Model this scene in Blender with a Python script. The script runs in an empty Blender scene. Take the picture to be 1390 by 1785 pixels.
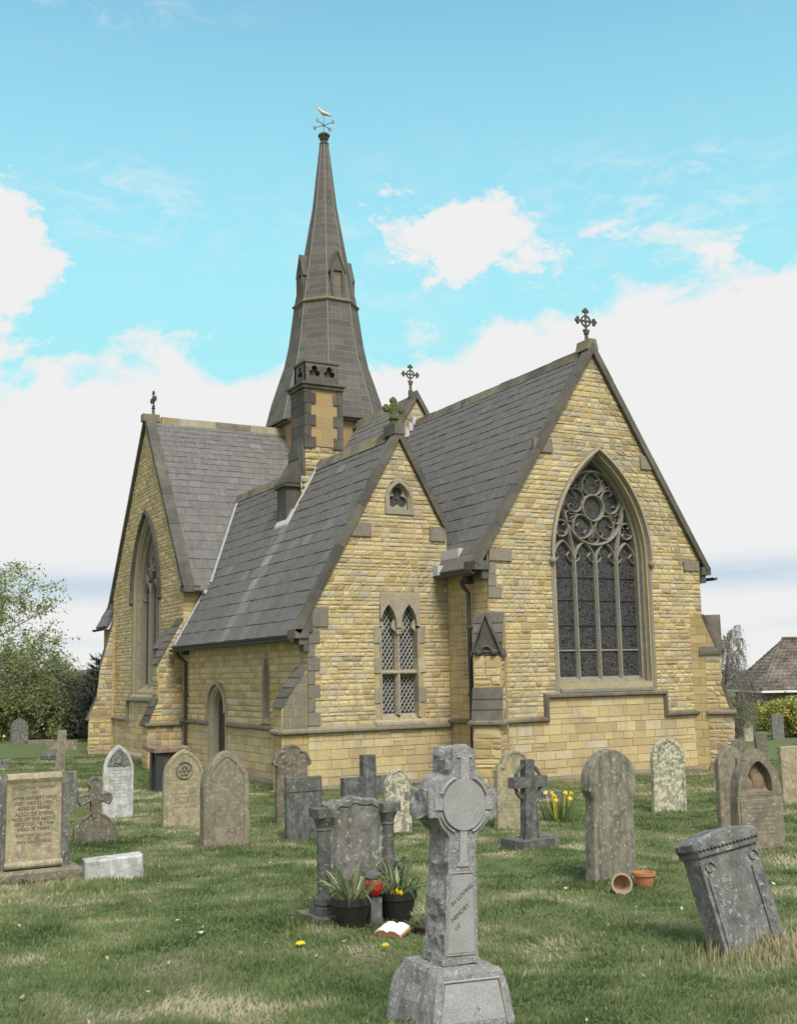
import bpy, bmesh, math, random
import numpy as np
from mathutils import Vector, Matrix, noise as mnoise
R = random.Random(11)
S = bpy.context.scene
COL = S.collection
V = Vector
rad = math.radians

# ------------------------------------------------------------ camera
CAM = V((-13.7986, -21.0200, 2.5319))
FW = V((0.475893, 0.867610, 0.144148)); RT = V((0.877993, -0.478253, -0.020073)); UP = V((-0.051523, -0.136113, 0.989353))
cd = bpy.data.cameras.new("Camera"); cam = bpy.data.objects.new("Camera", cd); COL.objects.link(cam)
m = Matrix.Identity(4)
for i in range(3):
    m[i][0] = RT[i]; m[i][1] = UP[i]; m[i][2] = -FW[i]; m[i][3] = CAM[i]
cam.matrix_world = m
cd.sensor_fit = 'VERTICAL'; cd.sensor_height = 36; cd.lens = 39.12; cd.clip_start = .05; cd.clip_end = 6000
S.camera = cam
S.view_settings.view_transform = 'Standard'; S.view_settings.look = 'None'
S.view_settings.exposure = 1.3; S.view_settings.gamma = 1

# ------------------------------------------------------------ node helpers
def nd(nt, t, **kw):
    n = nt.nodes.new(t)
    for k, v in kw.items(): setattr(n, k, v)
    return n
def put(nt, sock, v):
    if v is None: return
    if hasattr(v, 'links'): nt.links.new(v, sock)
    elif isinstance(v, (tuple, list)):
        try: sock.default_value = tuple(v)
        except Exception: sock.default_value = tuple(v) + (1,)
    else: sock.default_value = v
def mth(nt, op, a, b=None, c=None, clamp=False):
    n = nd(nt, 'ShaderNodeMath', operation=op); n.use_clamp = clamp
    put(nt, n.inputs[0], a); put(nt, n.inputs[1], b); put(nt, n.inputs[2], c); return n.outputs[0]
def vmth(nt, op, a, b=None):
    n = nd(nt, 'ShaderNodeVectorMath', operation=op)
    put(nt, n.inputs[0], a)
    if b is not None: put(nt, n.inputs[1], b)
    return n.outputs[1] if op == 'DOT_PRODUCT' else n.outputs[0]
def mix(nt, f, a, b, bl='MIX'):
    n = nd(nt, 'ShaderNodeMix', data_type='RGBA', blend_type=bl)
    put(nt, n.inputs[0], f); put(nt, n.inputs[6], a); put(nt, n.inputs[7], b); return n.outputs[2]
def ramp(nt, f, stops, interp='LINEAR'):
    n = nd(nt, 'ShaderNodeValToRGB'); e = n.color_ramp; e.interpolation = interp
    while len(e.elements) < len(stops): e.elements.new(.5)
    for el, (p, c) in zip(e.elements, stops):
        el.position = p; el.color = (c, c, c, 1) if not isinstance(c, tuple) else tuple(c) + (1,)
    put(nt, n.inputs[0], f); return n.outputs[0]
def noise(nt, vec, sc, det=5, ro=.6, dist=0):
    n = nd(nt, 'ShaderNodeTexNoise'); n.inputs['Scale'].default_value = sc; n.inputs['Detail'].default_value = det
    n.inputs['Roughness'].default_value = ro; n.inputs['Distortion'].default_value = dist
    put(nt, n.inputs['Vector'], vec); return n.outputs[0]
def pos(nt): return nd(nt, 'ShaderNodeNewGeometry').outputs['Position']
def scl(nt, v, s): return vmth(nt, 'MULTIPLY', v, s)
def attr(nt, name='tint'):
    return nd(nt, 'ShaderNodeAttribute', attribute_name=name).outputs['Fac']
def wallco(nt):
    g = nd(nt, 'ShaderNodeNewGeometry')
    t = vmth(nt, 'NORMALIZE', vmth(nt, 'CROSS_PRODUCT', (0, 0, 1), g.outputs['True Normal']))
    u = vmth(nt, 'DOT_PRODUCT', g.outputs['Position'], t)
    sp = nd(nt, 'ShaderNodeSeparateXYZ'); put(nt, sp.inputs[0], g.outputs['Position'])
    c = nd(nt, 'ShaderNodeCombineXYZ'); put(nt, c.inputs[0], u); put(nt, c.inputs[1], sp.outputs[2]); return c.outputs[0]
def mat(name, rough=.9, spec=.25):
    m = bpy.data.materials.new(name); m.use_nodes = True
    b = m.node_tree.nodes['Principled BSDF']; b.inputs['Roughness'].default_value = rough
    b.inputs['Specular IOR Level'].default_value = spec
    return m, m.node_tree, b
def bump(nt, b, h, st=.5, dist=.02):
    n = nd(nt, 'ShaderNodeBump'); n.inputs['Strength'].default_value = st; n.inputs['Distance'].default_value = dist
    put(nt, n.inputs['Height'], h); nt.links.new(n.outputs[0], b.inputs['Normal'])
def col(nt, b, c): put(nt, b.inputs['Base Color'], c)

# ------------------------------------------------------------ sky and sun
SUN_EL, SUN_AZ = rad(50), math.atan2(1.0, -0.55)        # azimuth of the sun as a direction (x, y) = (sin, cos)
sdir = V((-0.16, -0.98, 0)).normalized() * math.cos(SUN_EL) + V((0, 0, math.sin(SUN_EL)))
w = bpy.data.worlds.new("World"); S.world = w; w.use_nodes = True
nt = w.node_tree; bg = nt.nodes['Background']
sky = nd(nt, 'ShaderNodeTexSky', sky_type='NISHITA'); sky.sun_disc = False
sky.sun_elevation = SUN_EL; sky.sun_rotation = math.atan2(sdir.x, sdir.y); sky.air_density = 1.0; sky.dust_density = .6; sky.ozone_density = 1.0
tc = nd(nt, 'ShaderNodeTexCoord').outputs['Generated']
d = vmth(nt, 'NORMALIZE', tc)
sp = nd(nt, 'ShaderNodeSeparateXYZ'); put(nt, sp.inputs[0], d)
el = mth(nt, 'MULTIPLY', mth(nt, 'ARCSINE', sp.outputs[2]), 57.2958)
# azimuth measured from the north-west (28.75 degrees east of the y axis), in degrees
fx = vmth(nt, 'DOT_PRODUCT', d, (0.8767, -0.4810, 0)); fy = vmth(nt, 'DOT_PRODUCT', d, (0.4810, 0.8767, 0))
az = mth(nt, 'MULTIPLY', mth(nt, 'ARCTAN2', fx, fy), 57.2958)
cv = nd(nt, 'ShaderNodeCombineXYZ'); put(nt, cv.inputs[0], mth(nt, 'MULTIPLY', az, .09)); put(nt, cv.inputs[1], mth(nt, 'MULTIPLY', el, .15))
n1 = noise(nt, cv.outputs[0], 1.7, 9, .6, .4)
n2 = noise(nt, vmth(nt, 'ADD', cv.outputs[0], (7.3, 2.1, 4)), .8, 6, .55)
wa_ = mth(nt, 'ADD', az, mth(nt, 'MULTIPLY', mth(nt, 'SUBTRACT', noise(nt, vmth(nt, 'ADD', cv.outputs[0], (1.3, 5.2, 2)), 2.6, 6, .65), .5), 9))
we_ = mth(nt, 'ADD', el, mth(nt, 'MULTIPLY', mth(nt, 'SUBTRACT', noise(nt, vmth(nt, 'ADD', cv.outputs[0], (8.3, 1.2, 7)), 2.6, 6, .65), .5), 7))
def blob(a, e, sa, se, k, warp=True):
    x = mth(nt, 'DIVIDE', mth(nt, 'SUBTRACT', wa_ if warp else az, a), sa); y = mth(nt, 'DIVIDE', mth(nt, 'SUBTRACT', we_ if warp else el, e), se)
    q = mth(nt, 'ADD', mth(nt, 'MULTIPLY', x, x), mth(nt, 'MULTIPLY', y, y))
    return mth(nt, 'MULTIPLY', mth(nt, 'POWER', 2.7183, mth(nt, 'MULTIPLY', q, -1)), k)
def lin(v, a, b):
    n = nd(nt, 'ShaderNodeMapRange'); put(nt, n.inputs[0], v); n.inputs[1].default_value = a; n.inputs[2].default_value = b
    n.clamp = True; return n.outputs[0]
# the top of the cloud bank drifts from 16 degrees on the left to 20 on the right
top = mth(nt, 'ADD', 15.2, mth(nt, 'MULTIPLY', lin(az, -4, 10), 3.0))
base = lin(mth(nt, 'SUBTRACT', top, el), -4.5, 4.5)
dens = base
for b_ in ((2.6, 22.2, 6.0, 2.7, .85), (-20.5, 20.8, 3.8, 3.4, .85), (-12, 17.5, 3.5, 2.0, .25), (12.0, 22.3, 3.6, 2.0, .36), (18.2, 21.8, 3.0, 2.2, .36), (-17, 32.5, 4, 1.2, .26), (-13, 23.5, 3, 1, .2)):
    dens = mth(nt, 'ADD', dens, blob(*b_))
dens = mth(nt, 'ADD', dens, mth(nt, 'MULTIPLY', mth(nt, 'SUBTRACT', n1, .5), 1.25))
# other side of the sky: broken cloud
back = lin(mth(nt, 'ABSOLUTE', az), 40, 75)
dens = mth(nt, 'ADD', dens, mth(nt, 'MULTIPLY', back, mth(nt, 'ADD', mth(nt, 'MULTIPLY', mth(nt, 'SUBTRACT', n2, .5), 1.3), .62)))
cmask = ramp(nt, dens, [(.44, 0.0), (.51, .6), (.58, 1.0)])
wn = noise(nt, scl(nt, cv.outputs[0], (1.0, 1.7, 1)), 3.2, 8, .68, .8)
wisp = mth(nt, 'MULTIPLY', ramp(nt, wn, [(.46, 0.0), (.70, .85)]), mth(nt, 'ADD', mth(nt, 'ADD', blob(14, 22.5, 6, 2.6, 1.0), blob(-14, 23.5, 5, 2.0, .8)), mth(nt, 'ADD', blob(-17, 33, 6, 1.6, .8), mth(nt, 'ADD', blob(20, 33.5, 2.5, 2, .6), blob(1, 21, 7, 4, .5)))), clamp=True)
cmask = mth(nt, 'MAXIMUM', cmask, wisp)
# grey-blue strata low over the horizon
n3 = noise(nt, scl(nt, cv.outputs[0], (.55, 2.6, 1)), 1.5, 4, .5)
stra = mth(nt, 'MULTIPLY', mth(nt, 'ADD', blob(0, 4.6, 60, .75, 1.0, False), blob(0, 2.1, 60, .45, .55, False)), ramp(nt, n3, [(.36, 0.0), (.55, 1.0)]))
skc = mix(nt, 1.0, sky.outputs[0], (1.68, 2.48, 2.02), 'MULTIPLY')
haze_ = lin(el, 36, 17)
skc = mix(nt, mth(nt, 'MULTIPLY', haze_, .85), skc, (3.2, 6.55, 6.95))
cld = mix(nt, stra, (6.9, 6.9, 6.9), (4.5, 5.5, 6.35))
full = mix(nt, cmask, skc, cld)
nt.links.new(full, bg.inputs[0]); bg.inputs[1].default_value = .0512

sl = bpy.data.lights.new("Sun", 'SUN'); sl.energy = 1.5; sl.angle = rad(22); sl.color = (1, .965, .9)
so = bpy.data.objects.new("Sun", sl); COL.objects.link(so); so.rotation_euler = sdir.to_track_quat('Z', 'Y').to_euler(); so.location = (10, -30, 40)

# ------------------------------------------------------------ object helpers
def tag(o, label=None, cat=None, group=None, kind=None):
    for k, v in (('label', label), ('category', cat), ('group', group), ('kind', kind)):
        if v: o[k] = v
    return o
def thing(name, label, cat, loc=(0, 0, 0), rz=0, group=None, rx=0, ry=0):
    o = bpy.data.objects.new(name, None); COL.objects.link(o); o.location = loc; o.rotation_euler = (rx, ry, rz)
    o.empty_display_size = .2
    return tag(o, label, cat, group)
class MB:
    def __init__(s): s.v = []; s.f = []; s.t = []
    def add(s, vs, fs, t=.5):
        o = len(s.v); s.v += [tuple(p) for p in vs]; s.f += [tuple(i + o for i in f) for f in fs]; s.t += [t] * len(fs); return s
    def box(s, a, b, t=.5):
        x0, y0, z0 = a; x1, y1, z1 = b
        return s.add([(x0, y0, z0), (x1, y0, z0), (x1, y1, z0), (x0, y1, z0), (x0, y0, z1), (x1, y0, z1), (x1, y1, z1), (x0, y1, z1)],
                     [(0, 3, 2, 1), (4, 5, 6, 7), (0, 1, 5, 4), (1, 2, 6, 5), (2, 3, 7, 6), (3, 0, 4, 7)], t)
    def prism(s, pts, vec, t=.5):
        n = len(pts); vec = V(vec); a = [V(p) for p in pts]; b = [p + vec for p in a]
        nrm = V((0, 0, 0))
        for i in range(n): nrm += a[i].cross(a[(i + 1) % n])
        fl = nrm.dot(vec) > 0
        fs = [tuple(range(n))[::-1] if fl else tuple(range(n)), tuple(range(n, 2 * n)) if fl else tuple(range(n, 2 * n))[::-1]]
        for i in range(n):
            j = (i + 1) % n; fs.append((i, j, n + j, n + i) if fl else (j, i, n + i, n + j))
        return s.add(a + b, fs, t)
    def path(s, pts, rr, n=7, t=.5, cap=True):
        pts = [V(p) for p in pts]; vs = []; k = len(pts)
        if not hasattr(rr, '__len__'): rr = [rr] * k
        ref = V((.31, .2, .93))
        for i, p in enumerate(pts):
            d = (pts[min(i + 1, k - 1)] - pts[max(i - 1, 0)]).normalized()
            a = d.cross(ref); a = a.normalized() if a.length > 1e-3 else d.cross(V((1, 0, 0))).normalized(); b = d.cross(a)
            for j in range(n):
                q = 2 * math.pi * j / n; vs.append(p + (a * math.cos(q) + b * math.sin(q)) * rr[i])
        fs = []
        for i in range(k - 1):
            for j in range(n):
                j2 = (j + 1) % n; fs.append((i * n + j, i * n + j2, (i + 1) * n + j2, (i + 1) * n + j))
        if cap: fs += [tuple(range(n))[::-1], tuple(range((k - 1) * n, k * n))]
        return s.add(vs, fs, t)
    def lathe(s, prof, c=(0, 0, 0), n=16, t=.5, ph=0):
        vs = []; k = len(prof)
        for r, z in prof:
            for j in range(n):
                q = 2 * math.pi * j / n + ph; vs.append((c[0] + r * math.cos(q), c[1] + r * math.sin(q), c[2] + z))
        fs = []
        for i in range(k - 1):
            for j in range(n):
                j2 = (j + 1) % n; fs.append((i * n + j, i * n + j2, (i + 1) * n + j2, (i + 1) * n + j))
        fs += [tuple(range(n))[::-1], tuple(range((k - 1) * n, k * n))]
        return s.add(vs, fs, t)
    def ball(s, c, r, n=8, m=6, t=.5, sq=(1, 1, 1)):
        vs = [(c[0], c[1], c[2] - r * sq[2])]
        for i in range(1, m):
            a = -math.pi / 2 + math.pi * i / m
            for j in range(n):
                q = 2 * math.pi * j / n; vs.append((c[0] + sq[0] * r * math.cos(a) * math.cos(q), c[1] + sq[1] * r * math.cos(a) * math.sin(q), c[2] + sq[2] * r * math.sin(a)))
        vs.append((c[0], c[1], c[2] + r * sq[2])); L = len(vs) - 1; fs = []
        for j in range(n):
            j2 = (j + 1) % n; fs.append((0, 1 + j2, 1 + j)); fs.append((L, L - n + j, L - n + j2))
            for i in range(m - 2): fs.append((1 + i * n + j, 1 + i * n + j2, 1 + (i + 1) * n + j2, 1 + (i + 1) * n + j))
        return s.add(vs, fs, t)
    def build(s, name, material, parent=None, smooth=False):
        me = bpy.data.meshes.new(name); me.from_pydata(s.v, [], s.f); me.materials.append(material)
        a = me.attributes.new('tint', 'FLOAT', 'FACE'); a.data.foreach_set('value', np.array(s.t, dtype=np.float32))
        if smooth: me.polygons.foreach_set('use_smooth', [True] * len(me.polygons))
        me.update()
        o = bpy.data.objects.new(name, me); COL.objects.link(o)
        if parent: o.parent = parent
        return o
class Fr:                                  # a wall's frame: u along it, z up, n out of it
    def __init__(s, O, U, N): s.O = V(O); s.U = V(U).normalized(); s.N = V(N).normalized()
    def __call__(s, u, z, n=0): return s.O + s.U * u + s.N * n + V((0, 0, z))

def arch_half(z, w, zs, za):
    if z <= zs: return w
    h = za - zs; r = (w * w + h * h) / (2 * w); q = r * r - (z - zs) ** 2
    x = w - r + math.sqrt(max(q, 0)); return x if x > 0 and z < za else None
def arch_path(w, zs, za, o=0, n=12, zb=None):
    h = za - zs; r = (w * w + h * h) / (2 * w); cx = w - r; ro = r + o
    th = math.acos(max(-1, min(1, -cx / ro))); P = []
    if zb is not None: P.append((-(w + o), zb))
    L = [(-(cx + ro * math.cos(th * i / n)), zs + ro * math.sin(th * i / n)) for i in range(n + 1)]
    L[-1] = (0, L[-1][1]); P += L + [(-x, z) for x, z in L[-2::-1]]
    if zb is not None: P.append((w + o, zb))
    return P
def arch_sweep(mb, F, c, w, zs, za, zb, prof, n=12, t=.5):
    paths = [(arch_path(w, zs, za, o, n, zb), nn) for o, nn in prof]; k = len(prof); L = len(paths[0][0]); vs = []
    for i in range(L):
        for P, nn in paths: vs.append(F(c + P[i][0], P[i][1], nn))
    fs = [(i * k + j, i * k + (j + 1) % k, (i + 1) * k + (j + 1) % k, (i + 1) * k + j) for i in range(L - 1) for j in range(k)]
    fs += [tuple(range(k))[::-1], tuple(range((L - 1) * k, L * k))]
    mb.add(vs, fs, t)
def bar(mb, F, pts, r, n0, n1, closed=False, t=.5):
    k = len(pts); vs = []
    for i in range(k):
        a = pts[(i - 1) % k] if closed or i else pts[0]; b = pts[(i + 1) % k] if closed or i < k - 1 else pts[-1]
        dx, dz = b[0] - a[0], b[1] - a[1]; l = math.hypot(dx, dz) or 1; nx, nz = -dz / l, dx / l
        for o, nn in ((-r, n0), (-r, n0 + (n1 - n0) * .45), (-r * .30, n1), (r * .30, n1), (r, n0 + (n1 - n0) * .45), (r, n0)):
            vs.append(F(pts[i][0] + nx * o, pts[i][1] + nz * o, nn))
    K = 6; fs = []
    for i in range(k if closed else k - 1):
        j = (i + 1) % k
        for q in range(K):
            q2 = (q + 1) % K; fs.append((i * K + q, i * K + q2, j * K + q2, j * K + q))
    if not closed: fs += [tuple(range(K))[::-1], tuple(range((k - 1) * K, k * K))]
    mb.add(vs, fs, t)
def circ(cx, cz, r, n=24, a0=0, a1=360):
    full = abs(a1 - a0) >= 360
    return [(cx + r * math.cos(rad(a0 + (a1 - a0) * i / (n if full else n - 1))), cz + r * math.sin(rad(a0 + (a1 - a0) * i / (n if full else n - 1)))) for i in range(n)]

# walls: rows of real stones over a mortar core
def iv(gab, ops):
    def f(z):
        a, b = gab(z); L = [(a, b)] if b - a > .02 else []
        for op in ops:
            o = op(z)
            if not o: continue
            N_ = []
            for p, q in L:
                if o[1] <= p or o[0] >= q: N_.append((p, q)); continue
                if o[0] > p: N_.append((p, o[0]))
                if o[1] < q: N_.append((o[1], q))
            L = N_
        return [x for x in L if x[1] - x[0] > .03]
    return f
def core(mb, F, f, z0, z1, th, n0=0, st=.12):
    z = z0
    while z < z1 - 1e-4:
        zt = min(z + st, z1); L0 = f(z + .003); L1 = f(zt - .003); Lm = f((z + zt) / 2)
        if len(L0) != len(Lm): L0 = Lm
        if len(L1) != len(Lm): L1 = Lm
        for (a, b), (c, d_) in zip(L0, L1):
            mb.prism([F(a, z, n0), F(b, z, n0), F(d_, zt, n0), F(c, zt, n0)], F.N * -th, .5)
        z = zt
def stones(mb, F, f, z0, z1, hs, ws, pr, rough, gap=.008, split=.3, tl=(0, 1), tf=None):
    z = z0
    while z < z1 - .03:
        h = R.uniform(*hs); zt = z + h
        if z1 - zt < hs[0] * .7: zt = z1
        L0 = f(z + .003); L1 = f(zt - .003); Lm = f((z + zt) / 2)
        if len(L0) != len(Lm): L0 = Lm
        if len(L1) != len(Lm): L1 = Lm
        for (a, b), (c, e) in zip(L0, L1):
            n = max(1, round((b - a) / R.uniform(*ws))); cut = [0]
            for i in range(n): cut.append(cut[-1] + R.uniform(.6, 1.4))
            cut = [q / cut[-1] for q in cut]
            for i in range(n):
                u = [a + (b - a) * cut[i], a + (b - a) * cut[i + 1], c + (e - c) * cut[i + 1], c + (e - c) * cut[i]]
                if R.random() < split and h > .15:
                    zm = z + h * R.uniform(.38, .62); k = (zm - z) / (zt - z)
                    ul = u[0] + (u[3] - u[0]) * k; ur = u[1] + (u[2] - u[1]) * k
                    qs = [((u[0], u[1], ur, ul), z, zm), ((ul, ur, u[2], u[3]), zm, zt)]
                else: qs = [(u, z, zt)]
                for q, za, zb in qs:
                    t = tf(.5 * (q[0] + q[1]), .5 * (za + zb)) if tf else R.uniform(*tl)
                    p = R.uniform(*pr); cu = sum(q) / 4; cz = (za + zb) / 2; g = gap
                    bs = [(q[0] + g, za + g), (q[1] - g, za + g), (q[2] - g, zb - g), (q[3] + g, zb - g)]
                    if bs[1][0] <= bs[0][0]: continue
                    e2 = .006 + rough * .012
                    fr = [(x + (e2 if x < cu else -e2), y + (e2 if y < cz else -e2)) for x, y in bs]
                    if rough:
                        mid = [((fr[i][0] + fr[(i + 1) % 4][0]) / 2 + R.uniform(-.01, .01), (fr[i][1] + fr[(i + 1) % 4][1]) / 2 + R.uniform(-.006, .006)) for i in range(4)]
                        vs = [F(x, y, -.01) for x, y in bs] + [F(x, y, p * R.uniform(.25, .9)) for x, y in fr] + [F(x, y, p * R.uniform(.5, 1.1)) for x, y in mid] + [F(cu + R.uniform(-.04, .04), cz + R.uniform(-.02, .02), p * R.uniform(.9, 1.6))]
                        fs = []
                        for i in range(4):
                            j = (i + 1) % 4; fs += [(i, j, 8 + i), (i, 8 + i, 4 + i), (j, 4 + j, 8 + i), (4 + i, 8 + i, 12), (8 + i, 4 + j, 12)]
                    else:
                        vs = [F(x, y, -.01) for x, y in bs] + [F(x, y, p * R.uniform(.7, 1)) for x, y in fr]
                        fs = [(4, 5, 6, 7)] + [(i, (i + 1) % 4, 4 + (i + 1) % 4, 4 + i) for i in range(4)]
                    mb.add(vs, fs, t)
        z = zt
def slates(mb, F3, L, Sl, courses, ws, tint=None, clip=None):
    # F3(u, v, n): u along the eave, v up the slope, n off it
    v = 0; k = 0
    while v < Sl - .03:
        e = courses[0] + (courses[1] - courses[0]) * v / Sl; vt = min(v + e + .05, Sl); u = -R.uniform(0, ws[1])
        while u < L:
            wd = R.uniform(*ws) * (1.1 - .4 * v / Sl); a = max(0, u); b = min(L, u + wd); u += wd
            if b - a < .02: continue
            g = .003; j = R.uniform(-.009, .009) + (R.uniform(-.03, .02) if R.random() < .05 else 0); hb = .026 + R.uniform(-.005, .010); tl = R.uniform(-.004, .004)
            t = (tint((a + b) / 2, v) if tint else R.random()) if R.random() > .015 else R.uniform(.45, .72)
            if clip and not clip((a + b) / 2, v): continue
            mb.add([F3(a + g, v + j, .004), F3(b - g, v + j + tl, .004), F3(a + g, v + j, hb), F3(b - g, v + j + tl, hb), F3(b - g, vt, .014), F3(a + g, vt, .014)],
                   [(0, 1, 3, 2), (2, 3, 4, 5), (1, 4, 3), (0, 2, 5)], t)
        v += e; k += 1
def coping(mb, F, p0, p1, th, n0, n1, k, tints=(.2, .7)):
    # blocks along a gable slope, from p0 to p1 (their top edges), th thick below, reaching from n0 to n1
    d_ = V((p1[0] - p0[0], p1[1] - p0[1])); q = V((-d_.y, d_.x)).normalized()
    if q.y < 0: q = -q
    for i in range(k):
        a = V(p0) + d_ * (i / k); b = V(p0) + d_ * ((i + 1) / k); g = d_.normalized() * .004; a = a + (g if i else g * 0); b = b - (g if i < k - 1 else g * 0)
        o = R.uniform(-.008, .006)
        pts = [(a - q * th), (b - q * th), (b + q * o), (a + q * o)]
        if i == k - 1:
            vt = th * d_.length / abs(d_.x); pts = [(a - q * th), V((p1[0], p1[1] - vt)), V(p1), (a + q * o)]
        vs = [F(p.x, p.y, n1) for p in pts] + [F(p.x, p.y, n0) for p in pts]
        mb.add(vs, [(0, 1, 2, 3), (7, 6, 5, 4), (0, 4, 5, 1), (1, 5, 6, 2), (2, 6, 7, 3), (3, 7, 4, 0)], R.uniform(*tints))
def string(mb, F, pts, h=.13, pr=.10, n0=0):
    # moulded band with a sloped top along a polyline in the wall's plane
    prof = [(-h / 2, n0 - .02), (-h / 2, n0 + pr * .35), (-h * .25, n0 + pr), (h * .12, n0 + pr), (h / 2, n0 + pr * .2), (h / 2, n0 - .02)]
    k = len(pts); vs = []
    for i in range(k):
        def un(a, b):
            l = math.hypot(b[0] - a[0], b[1] - a[1]); return ((b[0] - a[0]) / l, (b[1] - a[1]) / l)
        d0 = un(pts[i - 1], pts[i]) if i else un(pts[0], pts[1]); d1 = un(pts[i], pts[i + 1]) if i < k - 1 else d0
        n0_ = (-d0[1], d0[0]); n1_ = (-d1[1], d1[0]); mx, mz = n0_[0] + n1_[0], n0_[1] + n1_[1]; dd = 1 + n0_[0] * n1_[0] + n0_[1] * n1_[1]
        for o, nn in prof: vs.append(F(pts[i][0] + mx / dd * o, pts[i][1] + mz / dd * o, nn))
    K = len(prof); fs = [(i * K + q, i * K + (q + 1) % K, (i + 1) * K + (q + 1) % K, (i + 1) * K + q) for i in range(k - 1) for q in range(K)]
    fs += [tuple(range(K))[::-1], tuple(range((k - 1) * K, k * K))]
    mb.add(vs, fs, R.random())

# ------------------------------------------------------------ materials
def stone_mat(name, stops, rough_bump=.5, dirt=.35, fine=22):
    m, nt, b = mat(name); p = pos(nt)
    c = ramp(nt, attr(nt), stops)
    n = noise(nt, p, fine, 6, .65); n_ = noise(nt, p, 1.3, 5, .6)
    c = mix(nt, mth(nt, 'MULTIPLY', ramp(nt, n, [(.35, 1.0), (.6, 0.0)]), dirt), c, mix(nt, 1, c, (.52, .46, .38), 'MULTIPLY'))
    c = mix(nt, mth(nt, 'MULTIPLY', ramp(nt, n_, [(.5, 0.0), (.72, 1.0)]), dirt * 1.2), c, (.25, .225, .17))
    g_ = noise(nt, vmth(nt, 'ADD', p, (4.1, 9.3, 2.2)), .75, 7, .68); c = mix(nt, mth(nt, 'MULTIPLY', ramp(nt, g_, [(.48, 0.0), (.66, 1.0)]), dirt * 1.5, clamp=True), c, mix(nt, .7, c, (.30, .275, .215)))
    s_ = noise(nt, scl(nt, p, (3.5, 3.5, .35)), 1, 5, .6); c = mix(nt, mth(nt, 'MULTIPLY', ramp(nt, s_, [(.54, 0.0), (.72, 1.0)]), dirt, clamp=True), c, (.22, .195, .15))
    col(nt, b, c); bump(nt, b, noise(nt, p, 45, 6, .7), rough_bump, .02); return m
RUB = stone_mat('rubble_stone', [(0, (.30, .24, .155)), (.12, (.43, .315, .15)), (.3, (.50, .385, .19)), (.55, (.56, .445, .23)), (.8, (.62, .515, .30)), (.9, (.54, .475, .335)), (1, (.40, .36, .285))], .55, .34)
ASH = stone_mat('ashlar_stone', [(0, (.45, .345, .185)), (.3, (.53, .415, .22)), (.65, (.58, .46, .235)), (.9, (.61, .51, .30)), (1, (.53, .475, .36))], .3, .34)
MORT = stone_mat('lime_mortar', [(0, (.47, .375, .205)), (1, (.47, .375, .205))], .5, .5)
DRESSG = stone_mat('greyed_dressed_stone', [(0, (.22, .20, .165)), (.5, (.29, .265, .215)), (1, (.37, .335, .26))], .3, .5, 9)
DRESS = stone_mat('dressed_stone', [(0, (.30, .26, .19)), (.5, (.39, .34, .25)), (1, (.50, .43, .30))], .25, .5, 9)
DARK = stone_mat('weathered_coping_stone', [(0, (.07, .065, .057)), (.6, (.11, .101, .087)), (.85, (.16, .145, .115)), (1, (.30, .24, .12))], .4, .3, 12)
STRG = stone_mat('string_stone', [(0, (.14, .12, .09)), (1, (.24, .21, .16))], .5, .5, 10)
TRAC = stone_mat('tracery_stone', [(0, (.25, .238, .205)), (1, (.33, .312, .27))], .2, .5, 14)
RIDG = stone_mat('ridge_stone', [(0, (.10, .093, .08)), (.5, (.17, .155, .115)), (.8, (.28, .235, .125)), (1, (.40, .36, .28))], .5, .6, 8)
QUO = stone_mat('weathered_quoin_stone', [(0, (.15, .138, .115)), (.5, (.20, .182, .148)), (1, (.27, .24, .185))], .4, .4, 12)
def slate_mat():
    m, nt, b = mat('roof_slate', .8, .2); p = pos(nt)
    c = ramp(nt, attr(nt), [(0, (.115, .109, .103)), (.5, (.162, .154, .145)), (.8, (.215, .205, .192)), (1, (.34, .325, .30))])
    n = noise(nt, p, 7, 6, .65); c = mix(nt, mth(nt, 'MULTIPLY', ramp(nt, n, [(.45, 0.0), (.75, 1.0)]), .55), c, (.24, .228, .20))
    n = noise(nt, vmth(nt, 'ADD', p, (5, 1, 2)), 11, 6, .7); c = mix(nt, ramp(nt, n, [(.62, 0.0), (.68, .7)]), c, (.27, .255, .185))
    n = noise(nt, scl(nt, p, (3, 3, .5)), 2.2, 4, .6); c = mix(nt, mth(nt, 'MULTIPLY', ramp(nt, n, [(.5, 0.0), (.7, 1.0)]), .5), c, (.095, .088, .082))
    col(nt, b, c); bump(nt, b, noise(nt, p, 30, 5, .6), .25, .01); return m
SLATE = slate_mat()
def masonry(name, c1, c2, mo, bw, bh, bst=.5, ms=.012, wear=(.2, .18, .15), wa=.5):
    m, nt, b = mat(name); p = pos(nt); uv = wallco(nt)
    t = nd(nt, 'ShaderNodeTexBrick'); put(nt, t.inputs['Vector'], vmth(nt, 'ADD', uv, scl(nt, noise(nt, p, 3, 2), (.02, .02, 0))))
    t.inputs['Color1'].default_value = c1 + (1,); t.inputs['Color2'].default_value = c2 + (1,); t.inputs['Mortar'].default_value = mo + (1,)
    t.inputs['Scale'].default_value = 1; t.inputs['Brick Width'].default_value = bw; t.inputs['Row Height'].default_value = bh; t.inputs['Mortar Size'].default_value = ms
    n = noise(nt, p, 1.8, 6, .65); n2 = noise(nt, p, 16, 6, .7)
    c = mix(nt, mth(nt, 'MULTIPLY', ramp(nt, n, [(.42, 0.0), (.7, 1.0)]), wa), t.outputs[0], wear)
    c = mix(nt, mth(nt, 'MULTIPLY', n2, .35), c, mix(nt, 1, c, (.45, .42, .4), 'MULTIPLY'))
    col(nt, b, c); bump(nt, b, mth(nt, 'SUBTRACT', n2, mth(nt, 'MULTIPLY', t.outputs[1], .6)), bst, .03); return m
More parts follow.
